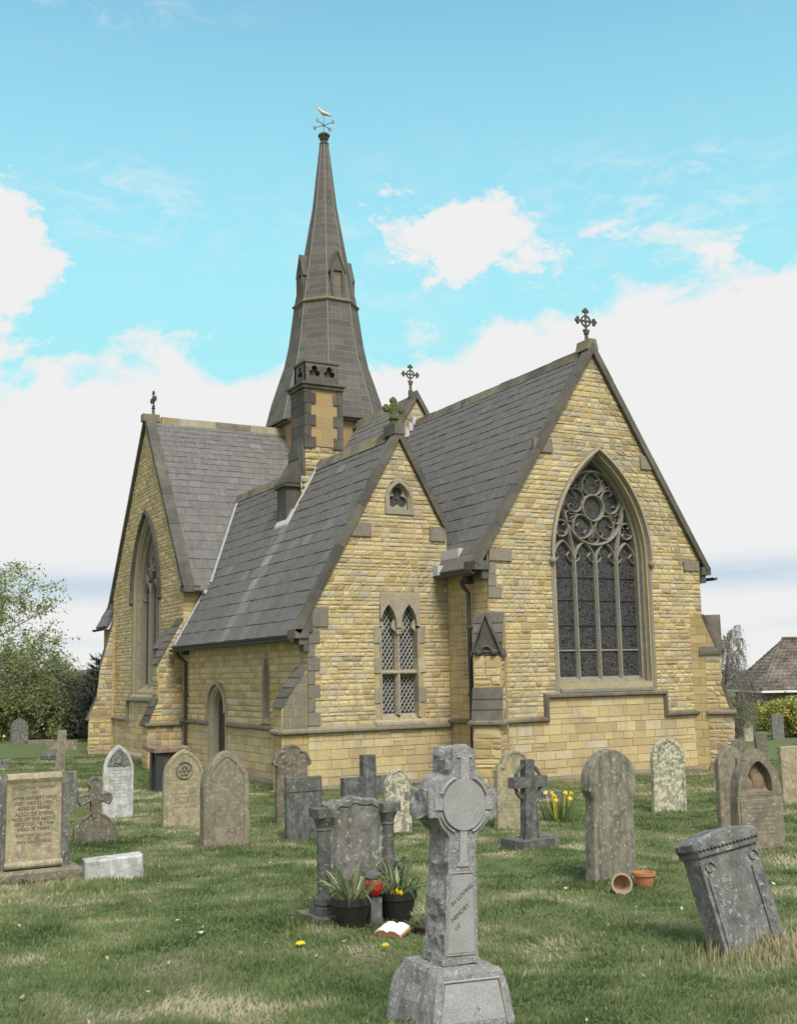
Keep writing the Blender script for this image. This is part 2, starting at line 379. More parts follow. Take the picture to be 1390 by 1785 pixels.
SPIRE = masonry('spire_stone', (.115, .108, .095), (.165, .152, .125), (.25, .235, .205), .75, .24, .3, .007, (.10, .097, .088), .5)
BUT = masonry('buttress_stone', (.44, .33, .15), (.57, .44, .21), (.30, .24, .14), .42, .21, .6, .01, (.30, .25, .17), .4)
BUTD = masonry('weathered_buttress_stone', (.17, .15, .115), (.24, .21, .16), (.24, .21, .16), .5, .3, .4, .008, (.42, .32, .15), .55)
OCH = masonry('ochre_ashlar', (.36, .28, .15), (.43, .325, .16), (.30, .245, .15), .6, .33, .3, .006, (.40, .20, .07), .6)
def plain(name, c, rough=.6, spec=.3, metal=0, var=.25, sc=20):
    m, nt, b = mat(name, rough, spec); b.inputs['Metallic'].default_value = metal
    n = noise(nt, pos(nt), sc, 5, .6); col(nt, b, mix(nt, mth(nt, 'MULTIPLY', n, var * 2), c, tuple(x * .4 for x in c))); bump(nt, b, n, .15, .01); return m
LEAD = plain('lead_flashing', (.58, .58, .58), .6, .4, 0, .25)
IRON = plain('cast_iron', (.055, .055, .058), .5, .4)
PUTTY = plain('lead_came', (.42, .41, .38), .7)
WOODD = plain('dark_oak', (.07, .05, .035), .8)
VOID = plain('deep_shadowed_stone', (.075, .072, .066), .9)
GILT = plain('gilded_copper', (.60, .56, .44), .5, .5, 0, .12)
STEELB = plain('painted_steel', (.33, .33, .38), .5)
def glass_mat(name, c1, c2, sc):
    m, nt, b = mat(name, .3, .28); uv = wallco(nt)
    v = nd(nt, 'ShaderNodeTexVoronoi', feature='F1'); v.inputs['Scale'].default_value = sc; put(nt, v.inputs['Vector'], uv)
    e = nd(nt, 'ShaderNodeTexVoronoi', feature='DISTANCE_TO_EDGE'); e.inputs['Scale'].default_value = sc; put(nt, e.inputs['Vector'], uv)
    sp = nd(nt, 'ShaderNodeSeparateColor'); put(nt, sp.inputs[0], v.outputs['Color'])
    c = mix(nt, sp.outputs[0], c1, c2)
    c = mix(nt, ramp(nt, e.outputs[0], [(.04, 1.0), (.09, 0.0)]), c, (.085, .085, .082))
    col(nt, b, c); bump(nt, b, v.outputs['Color'], .6, .02); return m
GLASS = glass_mat('stained_glass_seen_from_outside', (.016, .016, .019), (.05, .047, .045), 13)
GLASS2 = plain('dark_window_glass', (.035, .035, .04), .18, .5, 0, .3, 3)

# ------------------------------------------------------------ ground
FH = (0.48100, 0.87672); RH = (0.8769, -0.4807)
def ss(a, b, x):
    t = np.clip((x - a) / (b - a), 0, 1); return t * t * (3 - 2 * t)
def ground(x, y):
    dx = np.asarray(x) + 13.79855804; dy = np.asarray(y) + 21.01995963
    s = dx * FH[0] + dy * FH[1]; lat = dx * 0.87799273 - dy * 0.47825289
    t = (22. - s) * .0425; t = np.minimum(t, 1.2)
    return .5 * (t + np.sqrt(t * t + .04)) - 1.3 * ss(8, 18, lat) * ss(22, 50, s) - 4 * ss(70, 420, s)
def G(x, y): return float(ground(x, y))
def vnoise(x, y, sc, seed=0):
    x = x / sc + seed * 17.3; y = y / sc + seed * 9.1; xi = np.floor(x).astype(np.int64); yi = np.floor(y).astype(np.int64); fx = x - xi; fy = y - yi
    fx = fx * fx * (3 - 2 * fx); fy = fy * fy * (3 - 2 * fy)
    def h(a, b):
        n = (a * 374761393 + b * 668265263 + seed * 1442695) & 0x7fffffff; n = ((n ^ (n >> 13)) * 1274126177) & 0x7fffffff; return ((n ^ (n >> 16)) & 0xffff) / 65535.
    return (h(xi, yi) * (1 - fx) + h(xi + 1, yi) * fx) * (1 - fy) + (h(xi, yi + 1) * (1 - fx) + h(xi + 1, yi + 1) * fx) * fy
def lump(x, y):
    dx = x + 13.8; dy = y + 21.02; s = dx * FH[0] + dy * FH[1]
    k = 1 - ss(14, 30, s)
    return (.05 * (vnoise(x, y, .9, 1) - .5) + .035 * (vnoise(x, y, .33, 2) - .5) + .08 * (vnoise(x, y, 2.4, 3) - .5)) * (k + .15 * (1 - ss(30, 45, s)))
def make_ground():
    rr = np.concatenate([np.linspace(.3, 14, 150), np.geomspace(14.2, 60, 70), np.geomspace(63, 3000, 40)]); na = 300
    aa = np.linspace(0, 2 * np.pi, na, endpoint=False)
    # finer towards the view
    Rg, A = np.meshgrid(rr, aa, indexing='ij'); th = A + .72 * np.sin(A) * -1
    X = -13.8 + Rg * (FH[0] * np.cos(th) + RH[0] * np.sin(th)); Y = -21.02 + Rg * (FH[1] * np.cos(th) + RH[1] * np.sin(th))
    Z = ground(X, Y) + lump(X, Y)
    vs = np.stack([X, Y, Z], -1).reshape(-1, 3); n = len(rr)
    i, j = np.meshgrid(np.arange(n - 1), np.arange(na), indexing='ij'); j2 = (j + 1) % na
    q = np.stack([i * na + j, i * na + j2, (i + 1) * na + j2, (i + 1) * na + j], -1).reshape(-1, 4)[:, ::-1]
    vs = np.vstack([vs, [[-13.8, -21.02, G(-13.8, -21.02)]]]); c = len(vs) - 1
    fs = [tuple(x) for x in q] + [(c, (k + 1) % na, k)[::-1] for k in range(na)]
    me = bpy.data.meshes.new('ground'); me.from_pydata(vs.tolist(), [], fs)
    me.polygons.foreach_set('use_smooth', [True] * len(me.polygons)); me.update()
    m, nt, b = mat('turf_soil', .95, .1); p = pos(nt)
    a = noise(nt, p, .35, 4, .6); f = noise(nt, p, 5, 7, .7)
    c = ramp(nt, f, [(.3, (.075, .098, .042)), (.5, (.12, .15, .062)), (.66, (.17, .188, .085)), (.8, (.27, .245, .14))])
    c = mix(nt, ramp(nt, a, [(.42, 0.0), (.62, .75)]), c, mix(nt, f, (.10, .13, .05), (.15, .178, .072)))
    col(nt, b, c); bump(nt, b, f, .6, .05); me.materials.append(m)
    o = bpy.data.objects.new('ground', me); COL.objects.link(o); tag(o, kind='structure')
make_ground()

# ------------------------------------------------------------ the church
CH = thing('church', 'sandstone church with slate roofs, octagonal stone spire and large traceried window', 'church')
def part(mb, name, material, parent=None, label=None, smooth=False):
    o = mb.build(name, material, parent or CH, smooth)
    if label: o['label'] = label
    return o
FE = Fr((0, 0, 0), (1, 0, 0), (0, -1, 0))            # chancel east wall
FS = Fr((0, 8.75, 0), (0, -1, 0), (-1, 0, 0))        # chancel south wall
FV = Fr((0, 1.753, 0), (1, 0, 0), (0, -1, 0))        # vestry gable wall
FVS = Fr((-3.68, 10.66, 0), (0, -1, 0), (-1, 0, 0))  # vestry side wall, u = 10.66 - y
FT = Fr((-3.69, 18.73, 0), (0, -1, 0), (-1, 0, 0))   # transept gable wall, u = 18.73 - y
FTE = Fr((-3.69, 10.66, 0), (1, 0, 0), (0, -1, 0))   # transept east wall
WX, AX, KC = 6.4, 3.24, 1.555                        # chancel width, gable axis, slope
def gabE(z):
    if z < 5.25: return (0, WX)
    return (0 + (z - 5.25) / KC, WX - (z - 5.25) / (KC * 1.02))
wE = dict(w=1.50, zs=5.18, za=7.92); cE = 3.29
def opE(z):
    if z < 2.08: return None
    x = arch_half(z, wE['w'], wE['zs'], wE['za']); return None if x is None else (cE - x, cE + x)
def tE(x, z):
    if z > 5.0 and (x < .9 or x > 5.5) and R.random() < .3: return R.uniform(0, .12)
    q = R.random() ** .9
    if z > 7.3 and R.random() < .3: q = R.choice((.02, .96, 1, .08))
    return q
# core and facing
o_in = dict(w=1.14, zs=5.18, za=7.3)
def opEi(z):
    if z < 2.2: return None
    x = arch_half(z, 1.38, 5.18, 7.72); return None if x is None else (cE - x, cE + x)
mb = MB(); core(mb, FE, iv(gabE, [opEi]), -.4, 10.2, .6, -.004); wallE = part(mb, 'wall', MORT, label='gabled wall with the great traceried window')
def low(z): return (1.47, 5.04) if 1.47 < z < 2.0 else None
mb = MB(); stones(mb, FE, iv(gabE, [opE, low]), 1.47, 10.15, (.075, .17), (.13, .36), (.004, .019), 1, .004, tf=tE)
part(mb, 'rubble_facing', RUB, wallE)
mb = MB(); stones(mb, FE, iv(gabE, []), .16, 1.44, (.17, .27), (.34, .75), (.008, .014), 0, .004, .1)
stones(mb, FE, lambda z: [(1.5, 5.01)], 1.44, 1.96, (.2, .27), (.4, .75), (.008, .014), 0, .004, .1)
part(mb, 'ashlar_base', ASH, wallE)
mb = MB(); mb.prism([FE(-.05, -.4), FE(-.05, .10), FE(-.05, .16, -.0), FE(-.05, .16, -.3), FE(-.05, -.4, -.3)], (WX + .1, 0, 0))
mb.prism([FE(-.05, -.4, .1), FE(-.05, .1, .1), FE(-.05, .17, .0), FE(-.05, -.4, 0)], (WX + .1, 0, 0)); part(mb, 'plinth', STRG, wallE)
mb = MB(); string(mb, FE, [(-.1, 1.45), (1.47, 1.45), (1.47, 1.97), (5.04, 1.97), (5.04, 1.45), (WX + .1, 1.45)]); part(mb, 'string_course', STRG, wallE)
mb = MB()
for a in ((1.38, 7.66, 1.92, 7.98), (4.62, 7.46, 5.0, 7.8), (.02, 5.04, .64, 5.3), (5.86, 4.96, 6.36, 5.2)):
    mb.box(FE(a[0], a[1], .055), FE(a[2], a[3], -.03), R.uniform(.5, .8))
for z in np.arange(4.2, 5.0, .27): mb.box(FE(-.012, z, .03), FE(R.choice((.2, .34)), z + .25, -.03), .8)
part(mb, 'bonding_stone', QUO, wallE)
# east window: hood mould, two orders, splayed reveal, sill, tracery, glass
winE = MB()
arch_sweep(winE, FE, cE, 1.40, 5.18, 7.76, 2.08, [(.12, -.02), (.12, .012), (.06, .02), (.03, .03), (.0, -.03), (-.01, -.12), (-.05, -.13), (-.06, -.24), (-.10, -.26), (-.10, -.5), (.12, -.5)], 16, .35)
winE = part(winE, 'window', DRESSG, CH, 'large pointed east window with rose tracery over four lights')
mb = MB(); arch_sweep(mb, FE, cE, 1.40, 5.18, 7.76, 5.12, [(.11, -.01), (.13, .09), (.06, .11), (.04, .02)], 16, .3)
for s_ in (-1, 1): mb.ball(FE(cE + s_ * 1.5, 5.09, .06), .085, 8, 6, .2)
part(mb, 'hood_mould', DRESS, winE)
mb = MB(); mb.prism([FE(cE - 1.4, 2.03, .06), FE(cE - 1.4, 2.03, -.5), FE(cE - 1.4, 2.42, -.46), FE(cE - 1.4, 2.1, .06)], (2.8, 0, 0), .2)
part(mb, 'sill', DRESSG, winE)
T0, T1 = -.42, -.30; cT = cE + .06
mb = MB()
mx = [cT - .645, cT, cT + .645]; lights = [cT - .965, cT - .3225, cT + .3225, cT + .965]
for x in mx: bar(mb, FE, [(x, 2.3), (x, 5.25)], .042, T0, T1 + .03)
bar(mb, FE, [(cT - 1.3, 3.0), (cT + 1.3, 3.0)], .022, T0, T1 - .06)
lw = .29
for x in lights:
    P = [(x + q[0], q[1]) for q in arch_path(lw, 5.08, 5.60, .02, 8)]; bar(mb, FE, P, .028, T0, T1)
    for s_ in (-1, 1): bar(mb, FE, [(x + s_ * .29, 5.1), (x + s_ * .17, 5.17), (x + s_ * .12, 5.26), (x + s_ * .2, 5.36)], .015, T0, T1 - .03)
rc = (cT, 6.46); rr_ = .91
bar(mb, FE, circ(*rc, rr_, 44), .036, T0, T1 + .02, True); bar(mb, FE, circ(*rc, .32, 26), .032, T0, T1 + .01, True)
for k in range(5):
    a = 90 + 72 * k; ca, sa = math.cos(rad(a)), math.sin(rad(a)); pc = (rc[0] + ca * .60, rc[1] + sa * .60)
    P = []
    for t in np.linspace(0, 2 * math.pi, 24, endpoint=False):
        q_ = .29 * math.cos(t); r_ = .29 * math.sin(t) * (1 - .18 * math.cos(t)); P.append((pc[0] + ca * q_ - sa * r_, pc[1] + sa * q_ + ca * r_))
    bar(mb, FE, P, .022, T0, T1 - .01, True)
    for s_ in (-1, 1):
        q = rad(a + s_ * 62); bar(mb, FE, [(pc[0] + math.cos(q) * .28, pc[1] + math.sin(q) * .28), (pc[0] + math.cos(q) * .15, pc[1] + math.sin(q) * .15), (pc[0] + math.cos(q + s_ * .6) * .15, pc[1] + math.sin(q + s_ * .6) * .15)], .013, T0, T1 - .03)
    b_ = a + 36; bc = (rc[0] + math.cos(rad(b_)) * .74, rc[1] + math.sin(rad(b_)) * .74); bar(mb, FE, circ(*bc, .14, 12, b_ - 100, b_ + 100), .015, T0, T1 - .02)
    for s_ in (-1, 1): q = rad(b_ + s_ * 100); bar(mb, FE, [(bc[0] + .14 * math.cos(q), bc[1] + .14 * math.sin(q)), (bc[0] + .05 * math.cos(q), bc[1] + .05 * math.sin(q)), (rc[0] + math.cos(rad(b_)) * .5, rc[1] + math.sin(rad(b_)) * .5)], .014, T0, T1 - .02)
for s_ in (-1, 1):
    bar(mb, FE, circ(cT + s_ * 1.0, 5.92, .20, 18), .024, T0, T1, True)
    for k in range(4):
        q = rad(45 + 90 * k); bar(mb, FE, [(cT + s_ * 1.0 + .19 * math.cos(q), 5.92 + .19 * math.sin(q)), (cT + s_ * 1.0 + .1 * math.cos(q), 5.92 + .1 * math.sin(q))], .016, T0, T1 - .02)
    bar(mb, FE, [(cT + s_ * .645, 5.1), (cT + s_ * .69, 5.5), (cT + s_ * .80, 6.0), (cT + s_ * .93, 6.5), (cT + s_ * 1.0, 6.75)], .036, T0, T1 + .02)
P = [(cT + q[0], q[1]) for q in arch_path(1.29, 5.18, 7.62, 0, 16, 2.3)]; bar(mb, FE, P, .035, T0, T1)
part(mb, 'tracery', TRAC, winE)
mb = MB(); mb.prism([FE(cT + q[0] * 1.02, q[1], -.40) for q in arch_path(1.31, 5.18, 7.7, 0, 14, 2.2)], (0, .02, 0))
part(mb, 'glass', GLASS, winE)
mb = MB()
for z in (3.6, 4.2, 4.75): bar(mb, FE, [(cT - 1.28, z), (cT + 1.28, z)], .012, -.4, -.37)
part(mb, 'saddle_bar', IRON, winE)
# chancel coping, roof, ridge
mb = MB()
coping(mb, FE, (-.40, 4.98), (AX, 10.54), .15, .11, -.17, 6); coping(mb, FE, (WX + .30, 5.02), (AX, 10.54), .15, .11, -.17, 6)
mb.box(FE(-.40, 4.82, .10), FE(.0, 5.02, -.36), .5); mb.box(FE(WX, 4.86, .10), FE(WX + .30, 5.06, -.36), .5)
mb.box(FE(-.18, 4.62, .05), FE(-.0, 4.82, -.32), .4); mb.box(FE(WX, 4.66, .05), FE(WX + .16, 4.86, -.32), .4)
part(mb, 'gable_coping', DARK)
def roofF(e, ridge):                                     # frame of a slope from its eave line (two points) to the ridge height point
    P0, P1, Rg = V(e[0]), V(e[1]), V(ridge); U = (P1 - P0).normalized(); W_ = Rg - P0; W_ = (W_ - U * W_.dot(U)); v = W_.normalized(); N_ = U.cross(v)
    if N_.z < 0: N_ = -N_
    f = lambda u, v_, n=0: P0 + U * u + v * v_ + N_ * n
    return f, (P1 - P0).length, W_.length, N_
def roof(e, ridge, name, courses, ws, tint=None, clip=None, label=None, parent=None):
    f, L, Sl, N_ = roofF(e, ridge); mb = MB()
    mb.prism([f(0, -.02), f(L, -.02), f(L, Sl), f(0, Sl)], N_ * -.09, .3)
    slates(mb, f, L, Sl, courses, ws, tint, clip); return part(mb, name, SLATE, parent, label)
def rt(lo=.15, hi=.75): return lambda u, v: R.triangular(lo, hi, (lo + hi) / 2)
rch = roof(((-.36, 8.75, 4.86), (-.36, .12, 4.86)), (AX, 0, 10.36), 'roof', (.44, .24), (.35, .6), rt(.08, .36), label='steep slate roof of the chancel')
roof(((WX + .34, .12, 4.88), (WX + .34, 8.75, 4.88)), (AX, 0, 10.36), 'roof', (.44, .24), (.35, .6), rt(.1, .65))
def ridge(P0, P1, parent, seg=.55, tl=(0, 1), wd=.16, h=.15):
    P0, P1 = V(P0), V(P1); L = (P1 - P0).length; U = (P1 - P0).normalized(); X = U.cross(V((0, 0, 1))).normalized(); n = max(1, round(L / seg)); mb = MB()
    for i in range(n):
        a = P0 + U * (L * i / n + .003); j = R.uniform(-.008, .008)
        pts = [a - X * wd + V((0, 0, -wd * 1.35)), a - X * (wd - .03) + V((0, 0, -wd * 1.3 + .06)), a - X * .05 + V((0, 0, h * .35 + j)), a + X * .05 + V((0, 0, h * .35 + j)), a + X * (wd - .03) + V((0, 0, -wd * 1.3 + .06)), a + X * wd + V((0, 0, -wd * 1.35)), a + V((0, 0, -.08))]
        mb.prism(pts, U * (L / n - .006), R.uniform(*tl))
    return part(mb, 'ridge', RIDG, parent)
ridge((AX, .34, 10.39), (AX, 8.72, 10.39), rch, .6, (.05, .62))
mb = MB(); mb.box((WX - .5, .6, -.3), (WX, 8.75, 4.95)); part(mb, 'wall', ASH)
mb = MB(); mb.box((0, 1.2, -.3), (.5, 8.75, 4.95)); w_ = part(mb, 'wall', ASH, label='chancel side wall behind the downpipe')
mb = MB(); mb.box((0.004, .5, -.3), (.5, 1.2, 4.95)); part(mb, 'mortar_core', MORT, w_)
mb = MB(); stones(mb, Fr((0, 1.753, 0), (0, -1, 0), (-1, 0, 0)), lambda z: [(0, 1.74)], .1, 4.8, (.14, .21), (.25, .5), (.008, .016), 0, .005, .1, (.0, .6)); part(mb, 'ashlar_base', ASH, w_)
mb = MB(); string(mb, Fr((0, 1.753, 0), (0, -1, 0), (-1, 0, 0)), [(0, 1.42), (1.75, 1.42)]); part(mb, 'string_course', STRG, w_)
def gutter(P0, P1, nm='gutter', r=.075):
    mb = MB(); P0, P1 = V(P0), V(P1); U = (P1 - P0).normalized(); X = U.cross(V((0, 0, 1)))
    pts = [P0 + X * (r * math.cos(a)) + V((0, 0, r * math.sin(a))) for a in np.linspace(math.pi, 2 * math.pi, 8)] + [P0 + X * (r - .012) + V((0, 0, 0)), P0 + V((0, 0, -r + .015)), P0 - X * (r - .012)]
    mb.prism(pts, P1 - P0); return part(mb, nm, IRON)
gutter((-.40, 1.6, 4.80), (-.40, -.02, 4.80)); gutter((WX + .42, 3, 4.80), (WX + .42, -.12, 4.80))
def downpipe(x, y, z0, z1, kick=(0, 0), r=.05):
    mb = MB(); mb.path([(x + kick[0], y + kick[1], z1 + .28), (x + kick[0] * .8, y + kick[1] * .8, z1 + .16), (x, y, z1), (x, y, z0)], r, 9)
    for z in np.arange(z0 + .5, z1, 1.5): mb.lathe([(r + .015, 0), (r + .02, .02), (r + .02, .07), (r + .01, .09)], (x, y, z), 9)
    mb.box((x - .1, y - .09, z1 + .2), (x + .06, y + .09, z1 + .38)); return part(mb, 'downpipe', IRON, smooth=False)
downpipe(-.14, .62, 0, 4.35, (-.2, 0))
# vestry
KV = 1.773; AV = -1.285
def gabV(z):
    if z < 3.80: return (-3.68, 0)
    return (-3.68 + (z - 3.80) / KV, min(0, AV + (8.08 - z) / KV))
def opV(z):
    if 1.50 < z < 4.16: return (-2.0, -.72) if z < 3.3 else (-1.86, -.82)
    if 4.1 < z < 4.37: return (-1.84, -.8)
    if 6.27 < z < 7.15:
        x = arch_half(z, .37, 6.6, 7.15); return (AV - x, AV + x) if x else None
def opVi(z):
    if 1.55 < z < 4.16: return (-1.86, -.82)
    if 6.35 < z < 7.02: return (AV - .25, AV + .25)
mb = MB(); core(mb, FV, iv(gabV, [opVi]), -.4, 8.05, .5, -.004); wallV = part(mb, 'wall', MORT, label='vestry gable wall with paired lancets under a trefoil')
mb = MB(); stones(mb, FV, iv(gabV, [opV]), 1.36, 8.02, (.07, .155), (.13, .36), (.004, .018), 1, .004, tf=lambda x, z: R.random() ** .8 if z > 3.2 or R.random() > .3 else R.uniform(.7, .95)); part(mb, 'rubble_facing', RUB, wallV)
mb = MB(); stones(mb, FV, iv(gabV, []), .1, 1.30, (.16, .24), (.34, .7), (.008, .014), 0, .004, .1); part(mb, 'ashlar_base', ASH, wallV)
mb = MB(); string(mb, FV, [(-3.75, 1.33), (0, 1.33)]); part(mb, 'string_course', STRG, wallV)
mb = MB(); mb.prism([FV(-3.74, -.4, .09), FV(-3.74, .08, .09), FV(-3.74, .16, 0), FV(-3.74, -.4, 0)], (3.7, 0, 0)); part(mb, 'plinth', STRG, wallV)
mb = MB()
for a in ((-2.66, 5.70, -2.06, 6.02), (-.48, 5.66, -.06, 6.0), (-3.62, 3.62, -3.18, 4.05)): mb.box(FV(a[0], a[1], .05), FV(a[2], a[3], -.03), R.uniform(.5, .8))
for i, z in enumerate(np.arange(1.45, 3.6, .3)): mb.box(FV(-3.69, z, .03), FV(-3.69 + (.3, .18)[i % 2], z + .28, -.03), R.uniform(.2, .7))
part(mb, 'bonding_stone', QUO, wallV)
# paired lancet window
def flatwall(mb, F, outer, holes_fn, z0, z1, n, th, st=.03, t=.5):
    z = z0
    while z < z1 - 1e-4:
        zt = min(z + st, z1)
        for (a, b), (c, e) in zip(*[(iv(lambda q: outer, holes_fn)(zz)) for zz in (z + .001, zt - .001)]) if len(iv(lambda q: outer, holes_fn)(z + .001)) == len(iv(lambda q: outer, holes_fn)(zt - .001)) else [(x, x) for x in iv(lambda q: outer, holes_fn)((z + zt) / 2)]:
            mb.prism([F(a, z, n), F(b, z, n), F(e, zt, n), F(c, zt, n)], F.N * -th, t)
        z = zt
def lan(c, w, zs, za, zb):
    def f(z):
        if z < zb: return None
        x = arch_half(z, w, zs, za); return None if x is None else (c - x, c + x)
    return f
l1, l2 = -1.625, -1.085
mb = MB()
flatwall(mb, FV, (-1.845, -.80), [lan(l1, .205, 3.66, 4.14, 0), lan(l2, .205, 3.66, 4.14, 0)], 3.6, 4.37, .02, .26)
for i, z in enumerate(np.arange(1.55, 3.6, .34)):
    zt = min(z + .335, 3.6); e = (.0, .16)[i % 2]
    zt += .05 * (zt > 3.55); mb.box(FV(-1.87 - e, z, .023), FV(-1.83, zt, -.24), R.random()); mb.box(FV(-.88, z, .023), FV(-.84 + e + .02, zt, -.24), R.random())
winV = part(mb, 'window', DRESS, CH, 'paired lancet window with diamond leading in the vestry gable')
mb = MB(); bar(mb, FV, [(-1.355, 1.6), (-1.355, 3.62)], .062, -.2, -.03); mb.box(FV(-1.42, 3.45, -.01), FV(-1.29, 3.6, -.2), .2); part(mb, 'mullion', DRESS, winV)
mb = MB(); bar(mb, FV, [(-1.86, 2.57), (-.84, 2.57)], .055, -.2, -.02); part(mb, 'transom', DRESS, winV)
mb = MB(); mb.prism([FV(-2.02, 1.38, .07), FV(-2.02, 1.38, -.25), FV(-2.02, 1.66, -.25), FV(-2.02, 1.44, .07)], (1.3, 0, 0)); part(mb, 'sill', DRESS, winV)
mb = MB()
for c in (l1, l2):
    for s_ in (-1, 1): mb.prism([FV(c + s_ * .21, 3.50, -.06), FV(c + s_ * .10, 3.60, -.06), FV(c + s_ * .12, 3.72, -.06), FV(c + s_ * .19, 3.8, -.06)], (0, .06, 0))
part(mb, 'cusp', DRESS, winV)
mb = MB(); mb.box(FV(-1.86, 1.6, -.215), FV(-.84, 4.16, -.23)); part(mb, 'glass', GLASS2, winV)
mb = MB()
for c in (l1, l2):
    for k in range(-30, 60):
        for s_ in (-1, 1):
            z0 = 1.6 + k * .155; x0, x1 = c - .205, c + .205; za, zb_ = (z0, z0 + .41 * 1.45) if s_ > 0 else (z0 + .41 * 1.45, z0)
            a, b = (x0, za), (x1, zb_)
            # clip to the light
            def cl(p, q):
                if p[1] > q[1]: p, q = q, p
                lo, hi = 1.66, 4.1
                if q[1] < lo or p[1] > hi: return None
                def at(z): return (p[0] + (q[0] - p[0]) * (z - p[1]) / (q[1] - p[1]), z)
                return (at(lo) if p[1] < lo else p, at(hi) if q[1] > hi else q)
            r_ = cl(a, b)
            if not r_: continue
            n = 6; seg = [(r_[0][0] + (r_[1][0] - r_[0][0]) * i / n, r_[0][1] + (r_[1][1] - r_[0][1]) * i / n) for i in range(n + 1)]
            seg = [q for q in seg if arch_half(q[1], .2, 3.66, 4.14) and abs(q[0] - c) <= arch_half(q[1], .207, 3.66, 4.14)]
            if len(seg) > 1: bar(mb, FV, seg, .0125, -.215, -.195)
part(mb, 'leading', PUTTY, winV)
# trefoil panel
mb = MB(); arch_sweep(mb, FV, AV, .27, 6.58, 6.98, 6.36, [(.11, -.02), (.11, .03), (.03, .04), (0, -.02), (0, -.16), (.11, -.16)], 10, .2)
mb.box(FV(AV - .38, 6.26, .035), FV(AV + .38, 6.37, -.1), .2)
trf = part(mb, 'trefoil_panel', DRESS, CH)
mb = MB(); flatwall(mb, FV, (AV - .3, AV + .3), [lambda z: (lambda q: (AV - q, AV + q) if q else None)(math.sqrt(max(0, .13 ** 2 - (z - 6.80) ** 2)) or None), lambda z: (lambda q: (AV - .12 - q, AV - .12 + q) if q else None)(math.sqrt(max(0, .13 ** 2 - (z - 6.58) ** 2)) or None), lambda z: (lambda q: (AV + .12 - q, AV + .12 + q) if q else None)(math.sqrt(max(0, .13 ** 2 - (z - 6.58) ** 2)) or None)], 6.34, 6.95, -.09, .05, .015, .4)
part(mb, 'trefoil', DRESS, trf)
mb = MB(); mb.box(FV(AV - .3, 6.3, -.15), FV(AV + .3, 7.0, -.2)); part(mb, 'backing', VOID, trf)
# vestry coping, roof, ridge
mb = MB()
coping(mb, FV, (-4.02, 3.53), (AV, 8.39), .15, .10, -.15, 5); coping(mb, FV, (.02, 6.07), (AV, 8.39), .15, .10, -.15, 3)
mb.box(FV(-4.02, 3.36, .1), FV(-3.68, 3.56, -.34), .5); mb.prism([FV(-3.92, 3.5, .07), FV(-3.58, 3.5, .07), FV(-3.58, 3.98, .07), FV(-3.84, 3.56, .07)], FV.N * -.3, .5); mb.box(FV(-3.90, 3.22, .06), FV(-3.66, 3.36, -.22), .4); mb.box(FV(-3.79, 3.06, .05), FV(-3.66, 3.22, -.2), .4)
mb.box(FV(AV - .15, 8.18, .125), FV(AV + .13, 8.44, -.45), .6)
part(mb, 'gable_coping', DARK)
def tv(u, v):
    y = 12.63 - u; x = R.triangular(.06, .36, .18); c_ = 6.25 + .16 * (3.3 - v) / 3.3; q_ = math.exp(-((y - c_) / .36) ** 2) * (1 if v < 3.4 else 0); x = x + (R.uniform(.72, .95) - x) * q_; q_ = math.exp(-((y - 5.0) / .3) ** 2) * (.35 if v < 3.0 else 0); x += q_
    return x
rv = roof(((-4.0, 12.63, 3.44), (-4.0, 1.87, 3.44)), (AV, 0, 8.25), 'roof', (.40, .27), (.35, .62), tv, label='slate roof of the vestry, streaked pale below the chimney')
roof(((.06, 1.87, 5.87), (.06, 12.4, 5.87)), (AV, 0, 8.25), 'roof', (.40, .25), (.35, .62), rt())
ridge((AV, 2.15, 8.27), (AV, 12.5, 8.27), rv, .5, (.1, .9))
gutter((-4.06, 10.6, 3.36), (-4.06, 1.75, 3.36)); downpipe(-3.77, 10.15, 0, 3.0, (-.26, 0))
# vestry side wall with door and lancet
def gS(z): return (0, 10.66 - 1.753)
cD, cL = 10.66 - 7.62, 10.66 - 4.2
opD = lan(cD, .72, 1.66, 2.40, -1); opL = lan(cL, .27, 2.45, 3.14, 1.42); opLi = lan(cL, .2, 2.5, 3.02, 1.55)
mb = MB(); core(mb, FVS, iv(gS, [lan(cD, .58, 1.66, 2.26, -1), opLi]), -.4, 3.5, .5, -.004); wallS = part(mb, 'wall', MORT, label='vestry side wall with pointed doorway and narrow lancet')
mb = MB(); stones(mb, FVS, iv(gS, [opD, opL]), 1.36, 3.34, (.13, .18), (.25, .5), (.012, .025), 1, .007, .05, (.15, .9)); part(mb, 'rubble_facing', RUB, wallS)
mb = MB(); stones(mb, FVS, iv(gS, [opD]), .1, 1.30, (.16, .22), (.34, .7), (.008, .014), 0, .004, .1); part(mb, 'ashlar_base', ASH, wallS)
mb = MB(); string(mb, FVS, [(0, 1.33), (cD - .72, 1.33)]); string(mb, FVS, [(cD + .72, 1.33), (8.95, 1.33)]); part(mb, 'string_course', STRG, wallS)
mb = MB()
for a, b in ((0, cD - .66), (cD + .66, 8.95)): mb.prism([FVS(a, -.4, .09), FVS(a, .08, .09), FVS(a, .16, 0), FVS(a, -.4, 0)], (0, -(b - a), 0))
part(mb, 'plinth', STRG, wallS)
mb = MB(); arch_sweep(mb, FVS, cD, .58, 1.66, 2.26, -.3, [(.16, -.02), (.16, .022), (.0, .022), (-.05, -.04), (-.07, -.05), (-.10, -.16), (-.10, -.3), (.16, -.3)], 12, .6)
arch_sweep(mb, FVS, cD, .58, 1.66, 2.26, 1.62, [(.15, 0), (.17, .09), (.10, .10), (.08, .02)], 12, .3)
door = part(mb, 'door', DRESS, CH, 'pointed side doorway with a deep moulded reveal')
